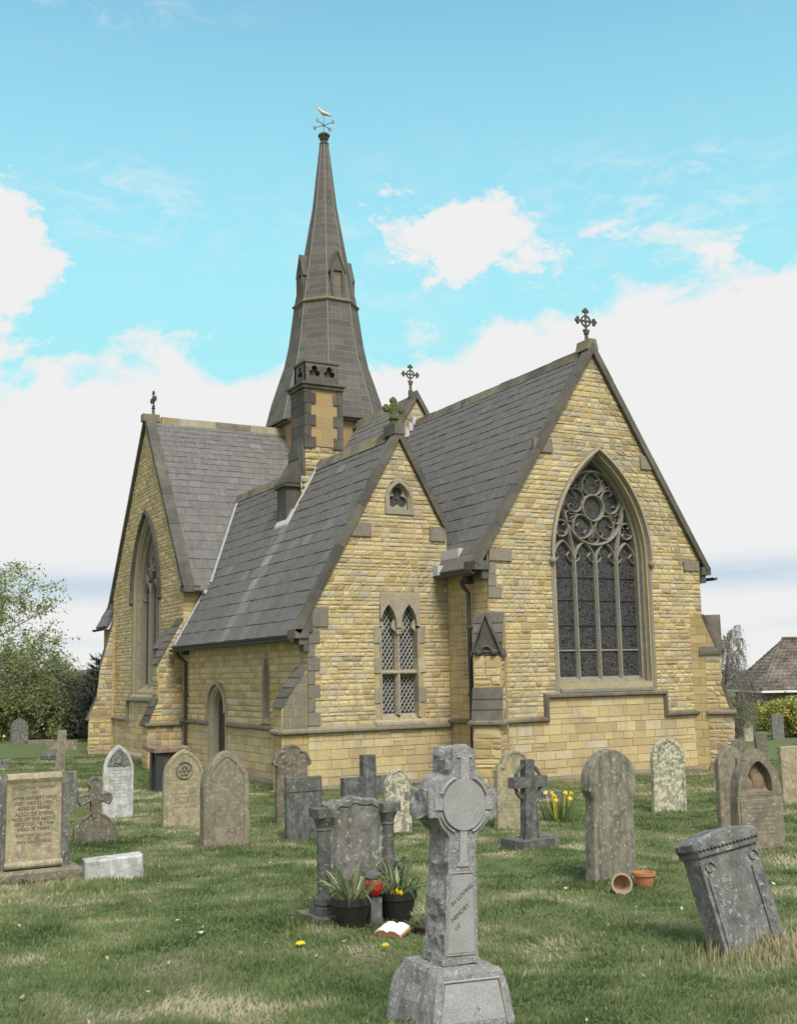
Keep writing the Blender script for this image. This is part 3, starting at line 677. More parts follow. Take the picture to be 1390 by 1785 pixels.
mb = MB(); mb.prism([FVS(cD + q[0], q[1], -.20) for q in arch_path(.52, 1.66, 2.2, 0, 10, -.3)], (.05, 0, 0)); part(mb, 'door_leaf', WOODD, door)
mb = MB(); arch_sweep(mb, FVS, cL, .2, 2.5, 3.02, 1.5, [(.08, -.02), (.08, .02), (0, .01), (-.06, -.25), (-.06, -.3), (.08, -.3)], 10, .4)
mb.prism([FVS(cL - .3, 1.42, .04), FVS(cL - .3, 1.42, -.2), FVS(cL - .3, 1.62, -.2), FVS(cL - .3, 1.46, .04)], (0, -.6, 0), .1)
lanc = part(mb, 'window', DRESS, CH, 'single narrow lancet in the vestry side wall')
mb = MB(); mb.box(FVS(cL - .2, 1.45, -.22), FVS(cL + .2, 3.05, -.25)); part(mb, 'glass', GLASS2, lanc)
# transept
KT = 1.39; UT = 4.035; cW = 18.73 - 14.5
def gabT(z):
    if z < 5.45: return (0, 8.07)
    return ((z - 5.45) / KT, 8.07 - (z - 5.45) / KT)
opT = lan(cW, 1.62, 5.15, 8.0, 1.95); opTi = lan(cW, 1.42, 5.15, 7.75, 2.1)
mb = MB(); core(mb, FT, iv(gabT, [opTi]), -.4, 10.98, .6, -.004); wallT = part(mb, 'wall', MORT, label='transept gable wall with a tall pointed window')
def lowT(z): return (2.25, 6.2) if 1.2 < z < 1.86 else None
mb = MB(); stones(mb, FT, iv(gabT, [opT, lowT]), 1.26, 10.95, (.09, .17), (.16, .4), (.004, .016), 1, .004, tf=lambda x, z: .12 + .75 * R.random()); part(mb, 'rubble_facing', RUB, wallT)
mb = MB(); stones(mb, FT, iv(gabT, []), .1, 1.2, (.17, .25), (.34, .7), (.008, .014), 0, .004, .1); stones(mb, FT, lambda z: [(2.28, 6.17)], 1.2, 1.84, (.17, .25), (.34, .7), (.008, .014), 0, .004, .1); part(mb, 'ashlar_base', ASH, wallT)
mb = MB(); string(mb, FT, [(-.1, 1.22), (2.25, 1.22), (2.25, 1.86), (6.2, 1.86), (6.2, 1.22), (8.1, 1.22)]); part(mb, 'string_course', STRG, wallT)
mb = MB(); mb.prism([FT(-.05, -.4, .1), FT(-.05, .1, .1), FT(-.05, .2, 0), FT(-.05, -.4, 0)], (0, -8.15, 0)); part(mb, 'plinth', DRESS, wallT)
mb = MB(); arch_sweep(mb, FT, cW, 1.42, 5.15, 7.75, 1.95, [(.22, -.02), (.22, .015), (.05, .02), (0, -.05), (-.08, -.06), (-.1, -.18), (-.16, -.2), (-.16, -.5), (.22, -.5)], 14, .2)
winT = part(mb, 'window', DRESS, CH, 'tall pointed transept window with three lights')
mb = MB(); arch_sweep(mb, FT, cW, 1.42, 5.15, 7.75, 5.1, [(.2, 0), (.24, .12), (.15, .13), (.12, .02)], 14, .2)
for s_ in (-1, 1): mb.ball(FT(cW + s_ * 1.6, 5.06, .06), .09, 8, 6, .2)
part(mb, 'hood_mould', DARK, winT)
mb = MB()
for x in (-.42, .42): bar(mb, FT, [(cW + x, 2.2), (cW + x, 5.3)], .07, -.4, -.2)
for x in (-.84, 0, .84): bar(mb, FT, [(cW + x + q[0], q[1]) for q in arch_path(.38, 5.1, 5.7, .03, 7)], .05, -.4, -.24)
bar(mb, FT, circ(cW, 6.55, .52, 24), .05, -.4, -.24, True)
for k in range(4):
    q = rad(45 + 90 * k); bar(mb, FT, circ(cW + .27 * math.cos(q), 6.55 + .27 * math.sin(q), .22, 14), .035, -.4, -.26, True)
for s_ in (-1, 1): bar(mb, FT, circ(cW + s_ * .75, 5.95, .22, 16), .04, -.4, -.25, True)
part(mb, 'tracery', TRAC, winT)
mb = MB(); mb.prism([FT(cW + q[0], q[1], -.38) for q in arch_path(1.36, 5.15, 7.7, 0, 12, 2.0)], (.02, 0, 0)); part(mb, 'glass', GLASS, winT)
mb = MB(); mb.prism([FT(cW - 1.5, 1.9, .07), FT(cW - 1.5, 1.9, -.45), FT(cW - 1.5, 2.42, -.45), FT(cW - 1.5, 1.98, .07)], (0, -3.0, 0)); part(mb, 'sill', DRESS, winT)
mb = MB()
coping(mb, FT, (-.34, 5.18), (UT, 11.27), .15, .10, -.24, 6); coping(mb, FT, (8.40, 5.20), (UT, 11.27), .15, .10, -.24, 6)
for a, b in ((-.34, 0), (8.07, 8.40)): mb.box(FT(a, 5.03, .1), FT(b, 5.22, -.42), .4)
part(mb, 'gable_coping', DARK)
mb = MB(); mb.box((-3.6, 10.664, -.3), (-.1, 11.2, 5.3)); wt_ = part(mb, 'wall', MORT, label='side wall of the transept above the vestry roof')
for a_, b_ in (((-3.6, 18.2, -.3), (0, 18.72, 5.3)), ((6.4, 10.7, -.3), (9.6, 11.2, 5.3)), ((6.4, 18.2, -.3), (9.6, 18.7, 5.3))): part(MB().box(a_, b_), 'wall', BUT)
mb = MB(); stones(mb, FTE, lambda z: [(0, 1.2)], 1.3, 5.2, (.13, .2), (.25, .5), (.01, .02), 0, .005, .1, (0, .6)); part(mb, 'ashlar_base', ASH, wt_)
def tt(u, v):
    t = R.triangular(.2, .62, .42); return t
rtr = roof(((-3.48, 10.31, 5.08), (3.3, 10.31, 5.08)), (0, 14.70, 11.12), 'roof', (.42, .2), (.35, .62), tt, label='slate roof of the transept')
roof(((9.8, 19.09, 5.08), (-3.48, 19.09, 5.08)), (0, 14.70, 11.12), 'roof', (.42, .2), (.35, .62), tt)
roof(((3.3, 10.31, 5.08), (9.8, 10.31, 5.08)), (0, 14.70, 11.12), 'roof', (.42, .2), (.35, .62), tt)
ridge((-3.22, 14.70, 11.15), (1.2, 14.70, 11.15), rtr, .62, (.3, 1)); ridge((4.7, 14.7, 11.15), (9.8, 14.7, 11.15), rtr, .62, (.3, 1))
mb = MB(); mb.prism([(9.7, 10.7, 0), (9.7, 18.7, 0), (9.7, 18.7, 5.4), (9.7, 14.7, 11.0), (9.7, 10.7, 5.4)], (.3, 0, 0)); part(mb, 'wall', BUT)
# nave
AN = 11.30
mb = MB(); mb.prism([(-.0, 8.75, 4.6), (6.4, 8.75, 4.6), (6.4, 8.75, 6.3), (AX - .02, 8.75, 11.12), (0, 8.75, 6.2)], (0, .5, 0)); wn = part(mb, 'wall', MORT, label='nave gable rising over the chancel roof')
FN = Fr((0, 8.75, 0), (1, 0, 0), (0, -1, 0))
mb = MB(); stones(mb, FN, lambda z: [(AX - (11.0 - z) / 1.58, AX + (11.0 - z) / 1.58)], 9.2, 10.95, (.12, .2), (.25, .5), (.01, .03), 1); part(mb, 'rubble_facing', RUB, wn)
mb = MB(); coping(mb, FN, (-.3, 5.9), (AX, 11.40), .14, .1, -.35, 7); coping(mb, FN, (6.7, 5.9), (AX, 11.40), .14, .1, -.35, 7); part(mb, 'gable_coping', DARK)
rn = roof(((-.4, 12.6, 5.62), (-.4, 9.05, 5.62)), (AX, 0, 11.2), 'roof', (.40, .22), (.35, .6), rt(.2, .7), label='slate roof of the nave')
roof(((6.9, 9.05, 5.62), (6.9, 30, 5.62)), (AX, 0, 11.2), 'roof', (.40, .22), (.4, .7), rt()); roof(((-.4, 30, 5.62), (-.4, 16.6, 5.62)), (AX, 0, 11.2), 'roof', (.40, .22), (.4, .7), rt())
ridge((AX, 9.1, 11.22), (AX, 13.1, 11.22), rn, .6, (.2, .8))
mb = MB(); mb.box((0, 18.73, -.3), (.5, 30, 5.7)); mb.box((5.9, 18.7, -.3), (6.4, 30, 5.7)); mb.prism([(0, 30, -.3), (6.4, 30, -.3), (6.4, 30, 5.8), (AX, 30, 11.1), (0, 30, 5.8)], (0, .5, 0)); part(mb, 'wall', BUT, label='nave walls beyond the transept')
# low porch roof peeping out beyond the transept
mb = MB(); mb.box((-3.62, 19.2, -.3), (.0, 20.25, 4.36)); pw = part(mb, 'wall', BUT, label='porch beyond the transept')
roof(((-3.88, 20.35, 4.42), (-3.88, 18.9, 4.42)), (-2.2, 0, 7.6), 'roof', (.4, .3), (.4, .7), rt()); gutter((-3.93, 20.5, 4.36), (-3.93, 18.9, 4.36))
# lead flashings
mb = MB()
f, L, Sl, N_ = roofF(((-4.0, 12.63, 3.44), (-4.0, 2.06, 3.44)), (AV, 0, 8.25))
def onV(x, y, up=.06): return V((x, y, 8.25 - KV * abs(x - AV) * .999 + up))
vpts = []
for x in np.linspace(-1.30, -2.98, 9):
    zz = 8.25 - 1.7717 * (AV - x); y = 14.70 - (11.12 - zz) / 1.376; vpts.append((x, y, zz))
for p, q in zip(vpts[:-1], vpts[1:]):
    p, q = V(p), V(q); o = V((.0, -.06, .085)); wv = V((.0, -.19, -.02)); mb.add([p + o, q + o, q + o + wv, p + o + wv, p + o - V((0, 0, .06)), q + o - V((0, 0, .06)), q + o + wv - V((0, 0, .06)), p + o + wv - V((0, 0, .06))], [(0, 1, 2, 3), (3, 2, 6, 7), (0, 4, 5, 1), (0, 3, 7, 4)], .5)
a, b = onV(-2.98, 10.56, .07), onV(-4.0, 10.56, .07)
mb.prism([a, b, b + V((0, -.15, 0)), a + V((0, -.15, 0))], (0, 0, -.06)); mb.box((-3.2, 10.2, 4.98), (-2.86, 10.45, 5.08))
part(mb, 'lead_flashing', LEAD, rv)
mb = MB()
for i in range(14):
    k = i / 14; x = AX - .03 - k * 1.9; z = 10.36 - (AX - x) * 1.53 + .05
    mb.box((x - .15, 8.66, z - .10), (x, 8.745, z + .16))
part(mb, 'lead_flashing', LEAD, rch)
mb = MB(); mb.box((-.16, .98, 5.2), (.02, 1.74, 5.42)); mb.box((-.42, 1.5, 4.82), (-.2, 1.76, 5.05)); part(mb, 'lead_flashing', LEAD, rch)
# buttresses
def buttress(O, d, w, prof, name, material, slabs, label=None, cap=None):
    d = V(d).normalized(); s = V((-d.y, d.x, 0)); O = V(O); mb = MB()
    mb.prism([O + d * p + V((0, 0, z)) - s * (w / 2) for p, z in prof], s * w)
    b = part(mb, name, material, CH, label); mb = MB()
    for (p0, z0), (p1, z1), n in slabs:
        for i in range(n):
            a0, a1 = i / n, (i + 1) / n; q0 = V((p0 + (p1 - p0) * a0, z0 + (z1 - z0) * a0)); q1 = V((p0 + (p1 - p0) * a1, z0 + (z1 - z0) * a1))
            e = (q1 - q0).normalized(); nn = V((-e.y, e.x)); nn = nn if nn.x > 0 else -nn; lo = q0 - e * .03
            pts = [q0 - nn * .02, lo + nn * .052, q1 + nn * .03, q1 - nn * .02]
            mb.prism([O + d * p.x + V((0, 0, p.y)) - s * (w / 2 + .025) for p in pts], s * (w + .05), R.uniform(.2, .8))
    part(mb, 'weathering', DARK, b); return b, d, s, O
def bstones(b, O, d, s, w, p, z0, z1, side=None):
    mb = MB(); F = Fr(O - s * (w / 2) + d * p, s, d); stones(mb, F, lambda z: [(0, w)], z0, z1, (.16, .26), (.25, .45), (.01, .025), 1, .006, .1, (0, .8)); part(mb, 'rubble_facing', RUB, b)
def sstones(b, O, d, s, w, prof, z0, z1, sides=(-1, 1), tl=(0, 1)):
    def ext(z):
        m_ = .02
        for (p0, a), (p1, c) in zip(prof, prof[1:]):
            if (a - z) * (c - z) <= 0 and a != c: m_ = max(m_, p0 + (p1 - p0) * (z - a) / (c - a))
        return m_
    for sg in sides:
        F = Fr(O + s * (sg * w / 2), d, s * sg); mb = MB(); stones(mb, F, lambda z: [(.0, ext(z) - .01)] if ext(z) > .06 else [], z0, z1, (.10, .21), (.16, .36), (.008, .022), 1, .005, .15, tf=lambda x, z: R.choice((0, .03, .95, 1)) if R.random() < .28 else R.random()); part(mb, 'rubble_facing', RUB, b)
def gablet(b, O, d, s, w, p0, p1, zb, zt):
    mb = MB()
    for sg in (-1, 1):
        A = O + s * (sg * (w / 2 + .05)) + V((0, 0, zb)); Bp = O + V((0, 0, zt)); up = V((0, 0, .07))
        mb.add([A + d * p0, Bp + d * p0, Bp + d * p1, A + d * p1, A + d * p0 + up, Bp + d * p0 + up, Bp + d * p1 + up, A + d * p1 + up], [(0, 1, 2, 3), (7, 6, 5, 4), (0, 4, 5, 1), (1, 5, 6, 2), (2, 6, 7, 3), (3, 7, 4, 0)], .5)
    A0 = O + d * (p1 - .06); mb.prism([A0 + s * (w / 2) + V((0, 0, zb)), A0 - s * (w / 2) + V((0, 0, zb)), A0 + V((0, 0, zt))], d * -(p1 - p0 - .1), .4)
    for sg in (-1, 1): mb.ball(A0 + s * (sg * w * .28) + d * .05 + V((0, 0, zb + .1)), .07, 7, 5, .2)
    q = [A0 + s * x + V((0, 0, zb + .02 + z)) + d * .03 for x, z in circ(0, .1, w * .2, 9, 0, 180)]; mb.path(q, .035, 5, .2)
    part(mb, 'gablet', DARK, b)
for O, d, lb in (((0, 0, 0), (-1, -1, 0), 'diagonal corner buttress with carved gablet beside the downpipe'), ((WX, 0, 0), (1, -1, 0), 'diagonal corner buttress at the far side of the east wall')):
    prof = [(-.5, -.3), (.60, -.3), (.60, 1.40), (.56, 1.5), (.38, 2.22), (.38, 2.9), (.32, 3.0), (.0, 3.85), (-.5, 3.85)]
    b, dd, s, OO = buttress(O, d, .62, prof, 'buttress', BUT, [((.58, 1.52), (.38, 2.2), 3), ((.35, 2.98), (.02, 3.85), 4)], lb)
    bstones(b, OO, dd, s, .60, .60, .1, 1.36); bstones(b, OO, dd, s, .60, .38, 2.25, 2.9)
    sstones(b, OO, dd, s, .62, prof, .1, 1.38); sstones(b, OO, dd, s, .62, prof, 1.52, 3.0, tl=(0, .8)); gablet(b, OO, dd, s, .62, -.1, .44, 2.86, 3.78)
    F = Fr(OO - s * .31 + dd * .60, s, dd); mb = MB(); string(mb, F, [(-.06, 1.45), (.68, 1.45)])
    for sg in (0, .62): F2 = Fr(OO - s * .31 + s * sg + dd * 0, dd, s * (1 if sg else -1)); string(mb, F2, [(.0, 1.45), (.68, 1.45)])
    part(mb, 'string_course', STRG, b)
    mb = MB(); mb.prism([OO - s * .38 + dd * q + V((0, 0, z)) for q, z in ((0, -.4), (.69, -.4), (.69, .1), (.6, .2), (0, .2))], s * .76); part(mb, 'plinth', STRG, b)
prof = [(-.3, -.3), (.62, -.3), (.62, 1.86), (.05, 2.72), (-.3, 2.72)]
b, dd, s, OO = buttress((-3.68, 2.02, 0), (-1, 0, 0), .50, prof, 'buttress', BUT, [((.63, 1.86), (.04, 2.72), 4)], 'sloping buttress at the vestry corner')
mb = MB(); F = Fr((-3.68, 1.77, 0), (-1, 0, 0), (0, -1, 0)); string(mb, F, [(0, 1.33), (.68, 1.33)]); string(mb, Fr((-4.3, 2.27, 0), (0, -1, 0), (-1, 0, 0)), [(0, 1.33), (.56, 1.33)]); part(mb, 'string_course', STRG, b)
mb = MB(); stones(mb, F, lambda z: [(0.02, .61 if z < 1.86 else max(.06, .61 - (z - 1.86) * .66))], 1.4, 2.6, (.2, .3), (.2, .34), (.008, .015), 0, .005, 0, (.3, .8)); part(mb, 'dressed_facing', QUO, b)
prof = [(-.3, -.3), (1.0, -.3), (1.0, 1.25), (.36, 2.05), (.36, 2.3), (.74, 2.3), (.74, 2.97), (0, 4.3), (-.3, 4.3)]
prof = [(-.3, -.3), (1.0, -.3), (1.0, 1.28), (.72, 1.95), (.72, 2.98), (.0, 4.25), (-.3, 4.25)]
b, dd, s, OO = buttress((-3.69, 10.95, 0), (-1, 0, 0), .56, prof, 'buttress', BUT, [((1.02, 1.30), (.72, 1.97), 3), ((.76, 2.95), (.0, 4.28), 6)], 'two-stage buttress between the transept window and the vestry')
sstones(b, OO, dd, s, .56, prof, .1, 1.2); sstones(b, OO, dd, s, .56, prof, 1.34, 4.1, tl=(0, .9)); bstones(b, OO, dd, s, .54, 1.0, .1, 1.2); bstones(b, OO, dd, s, .54, .72, 2.05, 2.95)
mb = MB(); string(mb, Fr((-3.69, 10.67, 0), (-1, 0, 0), (0, -1, 0)), [(0, 1.25), (1.08, 1.25)]); string(mb, Fr((-4.69, 11.23, 0), (0, -1, 0), (-1, 0, 0)), [(-.03, 1.25), (.62, 1.25)]); part(mb, 'string_course', STRG, b)
prof = [(-.3, -.3), (.78, -.3), (.78, 1.28), (.52, 1.95), (.42, 2.98), (.0, 4.6), (-.3, 4.6)]
b, dd, s, OO = buttress((-3.69, 18.6, 0), (-1, .35, 0), .5, prof, 'buttress', BUT, [((.80, 1.30), (.52, 1.97), 3), ((.44, 2.95), (.0, 4.6), 6)], 'two-stage buttress at the outer corner of the transept')
sstones(b, OO, dd, s, .5, prof, .1, 1.15); sstones(b, OO, dd, s, .5, prof, 1.3, 4.3, tl=(0, .9)); bstones(b, OO, dd, s, .48, .78, .1, 1.2)
mb = MB(); string(mb, Fr(OO - s * .25, dd, -s), [(0, 1.22), (.84, 1.22)]); string(mb, Fr(OO - s * .25 + dd * .78, s, dd), [(-.05, 1.22), (.55, 1.22)]); part(mb, 'string_course', STRG, b)
# chimney astride the vestry ridge
mb = MB(); mb.box((-1.70, 6.23, 8.75), (-.60, 7.13, 10.42)); chim = part(mb, 'chimney', OCH, CH, 'stone chimney with dark quoins and a pierced cap')
mb = MB(); mb.box((-1.70, 6.26, 6.2), (-.55, 7.15, 8.75)); part(mb, 'shaft_base', MORT, chim)
mb = MB(); stones(mb, Fr((-1.74, 6.26, 0), (1, 0, 0), (0, -1, 0)), lambda z: [(-.1 if z < 8 else .0, 1.2)], 6.2, 8.9, (.12, .2), (.2, .4), (.015, .04), 1); part(mb, 'rubble_facing', RUB, chim)
mb = MB()
for i, z in enumerate(np.arange(8.7, 10.35, .31)):
    e = (.34, .2)[i % 2]; h = .30
    mb.box((-1.735, 6.195, z), (-1.735 + e, 6.24, z + h), R.uniform(.1, .6)); mb.box((-.565 - e * .85, 6.197, z), (-.565, 6.24, z + h), R.uniform(.1, .6))
    mb.box((-1.738, 6.19, z), (-1.69, 7.14, z + h), R.uniform(.1, .6))
mb.box((-1.80, 6.24, 7.3), (-1.70, 7.2, 8.7), .4)
part(mb, 'quoin', DARK, chim)
mb = MB(); mb.prism([(-1.84, 6.10, 10.46), (-.50, 6.10, 10.46), (-.50, 7.26, 10.46), (-1.84, 7.26, 10.46)], (0, 0, .05), .5); mb.box((-1.79, 6.15, 10.36), (-.55, 7.2, 10.46), .3); mb.box((-1.75, 6.2, 10.51), (-.6, 7.1, 10.56), .4); part(mb, 'cornice', DARK, chim)
mb = MB(); FCh = Fr((-1.66, 6.27, 0), (1, 0, 0), (0, -1, 0)); FCs = Fr((-1.66, 7.05, 0), (0, -1, 0), (-1, 0, 0))
def tre(cx, z0, r): return [(lambda z, a=a, b_=b_: (lambda q: (a - q, a + q) if q else None)(math.sqrt(max(0, r * r - (z - b_) ** 2)) or None)) for a, b_ in ((cx, z0 + r * 1.3), (cx - r * .95, z0 - r * .3), (cx + r * .95, z0 - r * .3))]
flatwall(mb, FCh, (0, 1.0), tre(.27, 10.84, .085) + tre(.72, 10.84, .085), 10.56, 11.12, 0, .1, .02, .3); flatwall(mb, FCs, (0, .76), tre(.38, 10.84, .085), 10.56, 11.12, 0, .1, .02, .3)
mb.box((-1.66, 6.95, 10.56), (-.66, 7.05, 11.12), .3); mb.box((-.76, 6.37, 10.56), (-.66, 6.95, 11.12), .3); mb.box((-1.69, 6.24, 11.12), (-.63, 7.08, 11.18), .9)
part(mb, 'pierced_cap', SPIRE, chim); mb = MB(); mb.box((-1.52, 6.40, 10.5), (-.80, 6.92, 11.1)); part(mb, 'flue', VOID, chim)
mb = MB(); mb.box((-2.22, 6.36, 6.0), (-1.78, 7.0, 7.72), .4); mb.prism([(-2.3, 6.28, 7.68), (-1.74, 6.28, 7.68), (-1.74, 6.28, 8.55)], (0, .8, 0), .3); mb.box((-2.3, 6.28, 7.6), (-1.7, 7.08, 7.7), .3); mb.prism([(-1.86, 6.3, 8.4), (-1.68, 6.3, 8.4), (-1.68, 6.3, 9.3)], (0, .8, 0), .3); part(mb, 'offset', DARK, chim)
mb = MB(); a, b = V((-1.29, 6.16, 8.36)), V((-2.2, 6.16, 6.74)); mb.prism([a, b, b + V((0, 0, -.10)), a + V((0, 0, -.1))], (0, .07, 0)); a, b = V((-2.3, 6.12, 6.50)), V((-2.06, 6.12, 6.93)); mb.prism([a, b, b + V((0, .9, 0)), a + V((0, .9, 0))], (0, 0, .06)); part(mb, 'lead_flashing', LEAD, chim)
# crossing tower and spire
SX, SY = 2.93, 14.72
mb = MB(); mb.box((SX - 1.75, SY - 1.75, 8.5), (SX + 1.75, SY + 1.75, 11.30)); tw = part(mb, 'tower', OCH, CH, 'low square crossing tower'); mb = MB(); mb.box((SX - 1.9, SY - 1.9, 11.28), (SX + 1.9, SY + 1.9, 11.38), .3); part(mb, 'string_course', STRG, tw)
sp_prof = [(2.22, 11.36), (2.0, 12.2), (1.72, 13.05), (1.53, 13.6), (1.36, 14.4), (1.25, 15.2), (1.155, 15.88), (.81, 17.66), (.45, 19.72), (.155, 22.3)]
def rad_at(z):
    for (r0, z0), (r1, z1) in zip(sp_prof, sp_prof[1:]):
        if z0 <= z <= z1: return r0 + (r1 - r0) * (z - z0) / (z1 - z0)
    return .2
mb = MB(); mb.lathe(sp_prof, (SX, SY, 0), 8, .5, math.pi / 8); spire = part(mb, 'spire', SPIRE, CH, 'octagonal grey stone spire flared at its foot')
mb = MB()
for k in range(8):
    q = math.pi / 8 + k * math.pi / 4; mb.path([(SX + r * math.cos(q), SY + r * math.sin(q), z) for r, z in sp_prof], .017, 5, .85)
part(mb, 'arris_roll', plain('arris_pointing', (.30, .29, .265), .9), spire)
mb = MB(); mb.lathe([(1.16, 15.80), (1.24, 15.86), (1.24, 15.91), (1.15, 15.98)], (SX, SY, 0), 8, .6, math.pi / 8); part(mb, 'band', RIDG, spire)
for dx, dy in ((0, -1), (-1, 0), (0, 1), (1, 0)):
    d = V((dx, dy, 0)); s = V((-dy, dx, 0)); C0 = V((SX, SY, 0)); z0, zb, zt = 16.02, 17.0, 17.72; ap = .924
    p1 = rad_at(z0) * ap + .015; mb = MB()
    for sg in (-1, 1):
        a = C0 + s * (sg * .22); mb.box(tuple(min(x, y) for x, y in zip(a + d * .5 - s * .05, a + d * p1 + s * .05 + V((0, 0, 0)))) [:2] + (z0,), tuple(max(x, y) for x, y in zip(a + d * .5 - s * .05, a + d * p1 + s * .05))[:2] + (zb,), .3)
    mb.prism([C0 + d * (p1 - .03) + s * .27 + V((0, 0, zb)), C0 + d * (p1 - .03) - s * .27 + V((0, 0, zb)), C0 + d * (p1 - .03) + V((0, 0, zt - .08))], d * -.6, .3)
    for sg in (-1, 1):
        A = C0 + s * (sg * .32) + V((0, 0, zb - .1)); B_ = C0 + V((0, 0, zt)); th = V((0, 0, .06)); f0, f1 = d * (p1 + .0), d * .35
        mb.add([A + f0, B_ + f0, B_ + f1, A + f1, A + f0 + th, B_ + f0 + th, B_ + f1 + th, A + f1 + th], [(0, 1, 2, 3), (7, 6, 5, 4), (0, 4, 5, 1), (1, 5, 6, 2), (2, 6, 7, 3), (3, 7, 4, 0)], .3)
    luc = part(mb, 'lucarne', DARK, spire)
    mb = MB(); a0, b0 = C0 + d * .4 - s * .17, C0 + d * (p1 - .09) + s * .17
    mb.box(tuple(min(x, y) for x, y in zip(a0, b0))[:2] + (z0,), tuple(max(x, y) for x, y in zip(a0, b0))[:2] + (zb,)); part(mb, 'louvre_panel', BUTD, spire)
mb = MB(); mb.lathe([(.15, 22.22), (.19, 22.26), (.19, 22.31), (.125, 22.34), (.13, 22.46), (.2, 22.64), (.17, 22.7), (.06, 22.72)], (SX, SY, 0), 8, .3)
for k in range(8):
    q = k * math.pi / 4; mb.ball((SX + .19 * math.cos(q), SY + .19 * math.sin(q), 22.62), .05, 6, 5, .3); mb.ball((SX + .14 * math.cos(q + .4), SY + .14 * math.sin(q + .4), 22.48), .04, 6, 5, .2)
part(mb, 'finial', DARK, spire)
mb = MB(); mb.path([(SX, SY, 22.7), (SX, SY, 23.5)], .022, 6); mb.ball((SX, SY, 23.06), .06)
for q in (.55, .55 + math.pi / 2):
    c, s_ = math.cos(q), math.sin(q); mb.path([(SX - .42 * c, SY - .42 * s_, 23.06), (SX + .42 * c, SY + .42 * s_, 23.06)], .018, 5)
    for sg in (-1, 1): mb.box((SX + sg * .42 * c - .05, SY + sg * .42 * s_ - .02, 23.0), (SX + sg * .42 * c + .05, SY + sg * .42 * s_ + .02, 23.13))
vane = part(mb, 'weathervane', STEELB, CH, 'weathervane with a pale cockerel on the spire tip')
# cockerel, facing left across the view
dv = V((.80, -.52, -.28)).normalized(); cc = V((SX, SY, 23.55)); mb = MB(); Bk = [cc - dv * .22 + V((0, 0, .20)), cc - dv * .20 + V((0, 0, .15)), cc - dv * .14 + V((0, 0, .06)), cc - dv * .03 + V((0, 0, -.01)), cc + dv * .10 + V((0, 0, -.03)), cc + dv * .22 + V((0, 0, -.05)), cc + dv * .32 + V((0, 0, -.08))]
mb.path(Bk, [.025, .03, .055, .08, .065, .04, .015], 8); mb.path([Bk[0] - dv * .0, Bk[0] - dv * .12 + V((0, 0, -.02))], [.025, .005], 5); mb.path([cc, V((SX, SY, 23.45))], [.03, .02], 5); mb.ball(Bk[0] + V((0, 0, .06)), .04, 6, 5, .5, (1, .4, 1))
part(mb, 'cockerel', GILT, vane, smooth=True)
# gable crosses
def gcross(base, ax_, h, name_label, material=DARK, fat=1.0, moss=False):
    X = V(ax_); Z = V((0, 0, 1)); B = V(base); mb = MB(); r = h * .17; c = B + Z * (h * .68)
    mb.path([B - Z * .15, B + Z * (h * .08), B + Z * (h * .12), B + Z * (h * .3), B + Z * (h * .33), B + Z * (h * .36)], [.085 * fat, .08 * fat, .05 * fat, .045 * fat, .075 * fat, .05 * fat], 8)
    mb.path([B + Z * (h * .3), B + Z * (h * .98)], .03 * fat, 6); mb.path([c - X * (h * .3), c + X * (h * .3)], .03 * fat, 6)
    for k in range(4):
        a = math.pi / 2 * k; d = X * math.cos(a) + Z * math.sin(a); p = X * -math.sin(a) + Z * math.cos(a); t = c + d * (h * .27)
        for e in (t + d * (h * .05), t + p * (h * .06), t - p * (h * .06)): mb.ball(e, h * .04 * (fat + .3), 6, 5)
        mb.path([c + d * r, c + (d + p).normalized() * r * .85, c + p * r], .026 * fat, 5)
    return part(mb, 'gable_cross', material, CH, name_label)
gcross((AX, .14, 10.5), (1, 0, 0), .93, 'pierced stone cross on the chancel gable')
gcross((AX - .1, 8.9, 11.34), (1, 0, 0), .90, 'pierced stone cross on the nave gable')
gcross((-3.48, 14.70, 11.2), (0, 1, 0), .85, 'stone cross on the transept gable')
MOSSY = plain('mossy_stone', (.15, .17, .075), .95, .1, 0, .45, 14)
gcross((AV, 1.95, 8.35), (1, 0, 0), .74, 'mossy stone cross on the vestry gable', MOSSY, 1.9)
mb = MB(); mb.prism([(AX - .17, -.1, 10.35), (AX + .17, -.1, 10.35), (AX + .1, -.1, 10.62), (AX - .1, -.1, 10.62)], (0, .5, 0), .9); mb.box((-3.86, 14.55, 11.0), (-3.3, 14.85, 11.25), .9); part(mb, 'apex_stone', DARK)

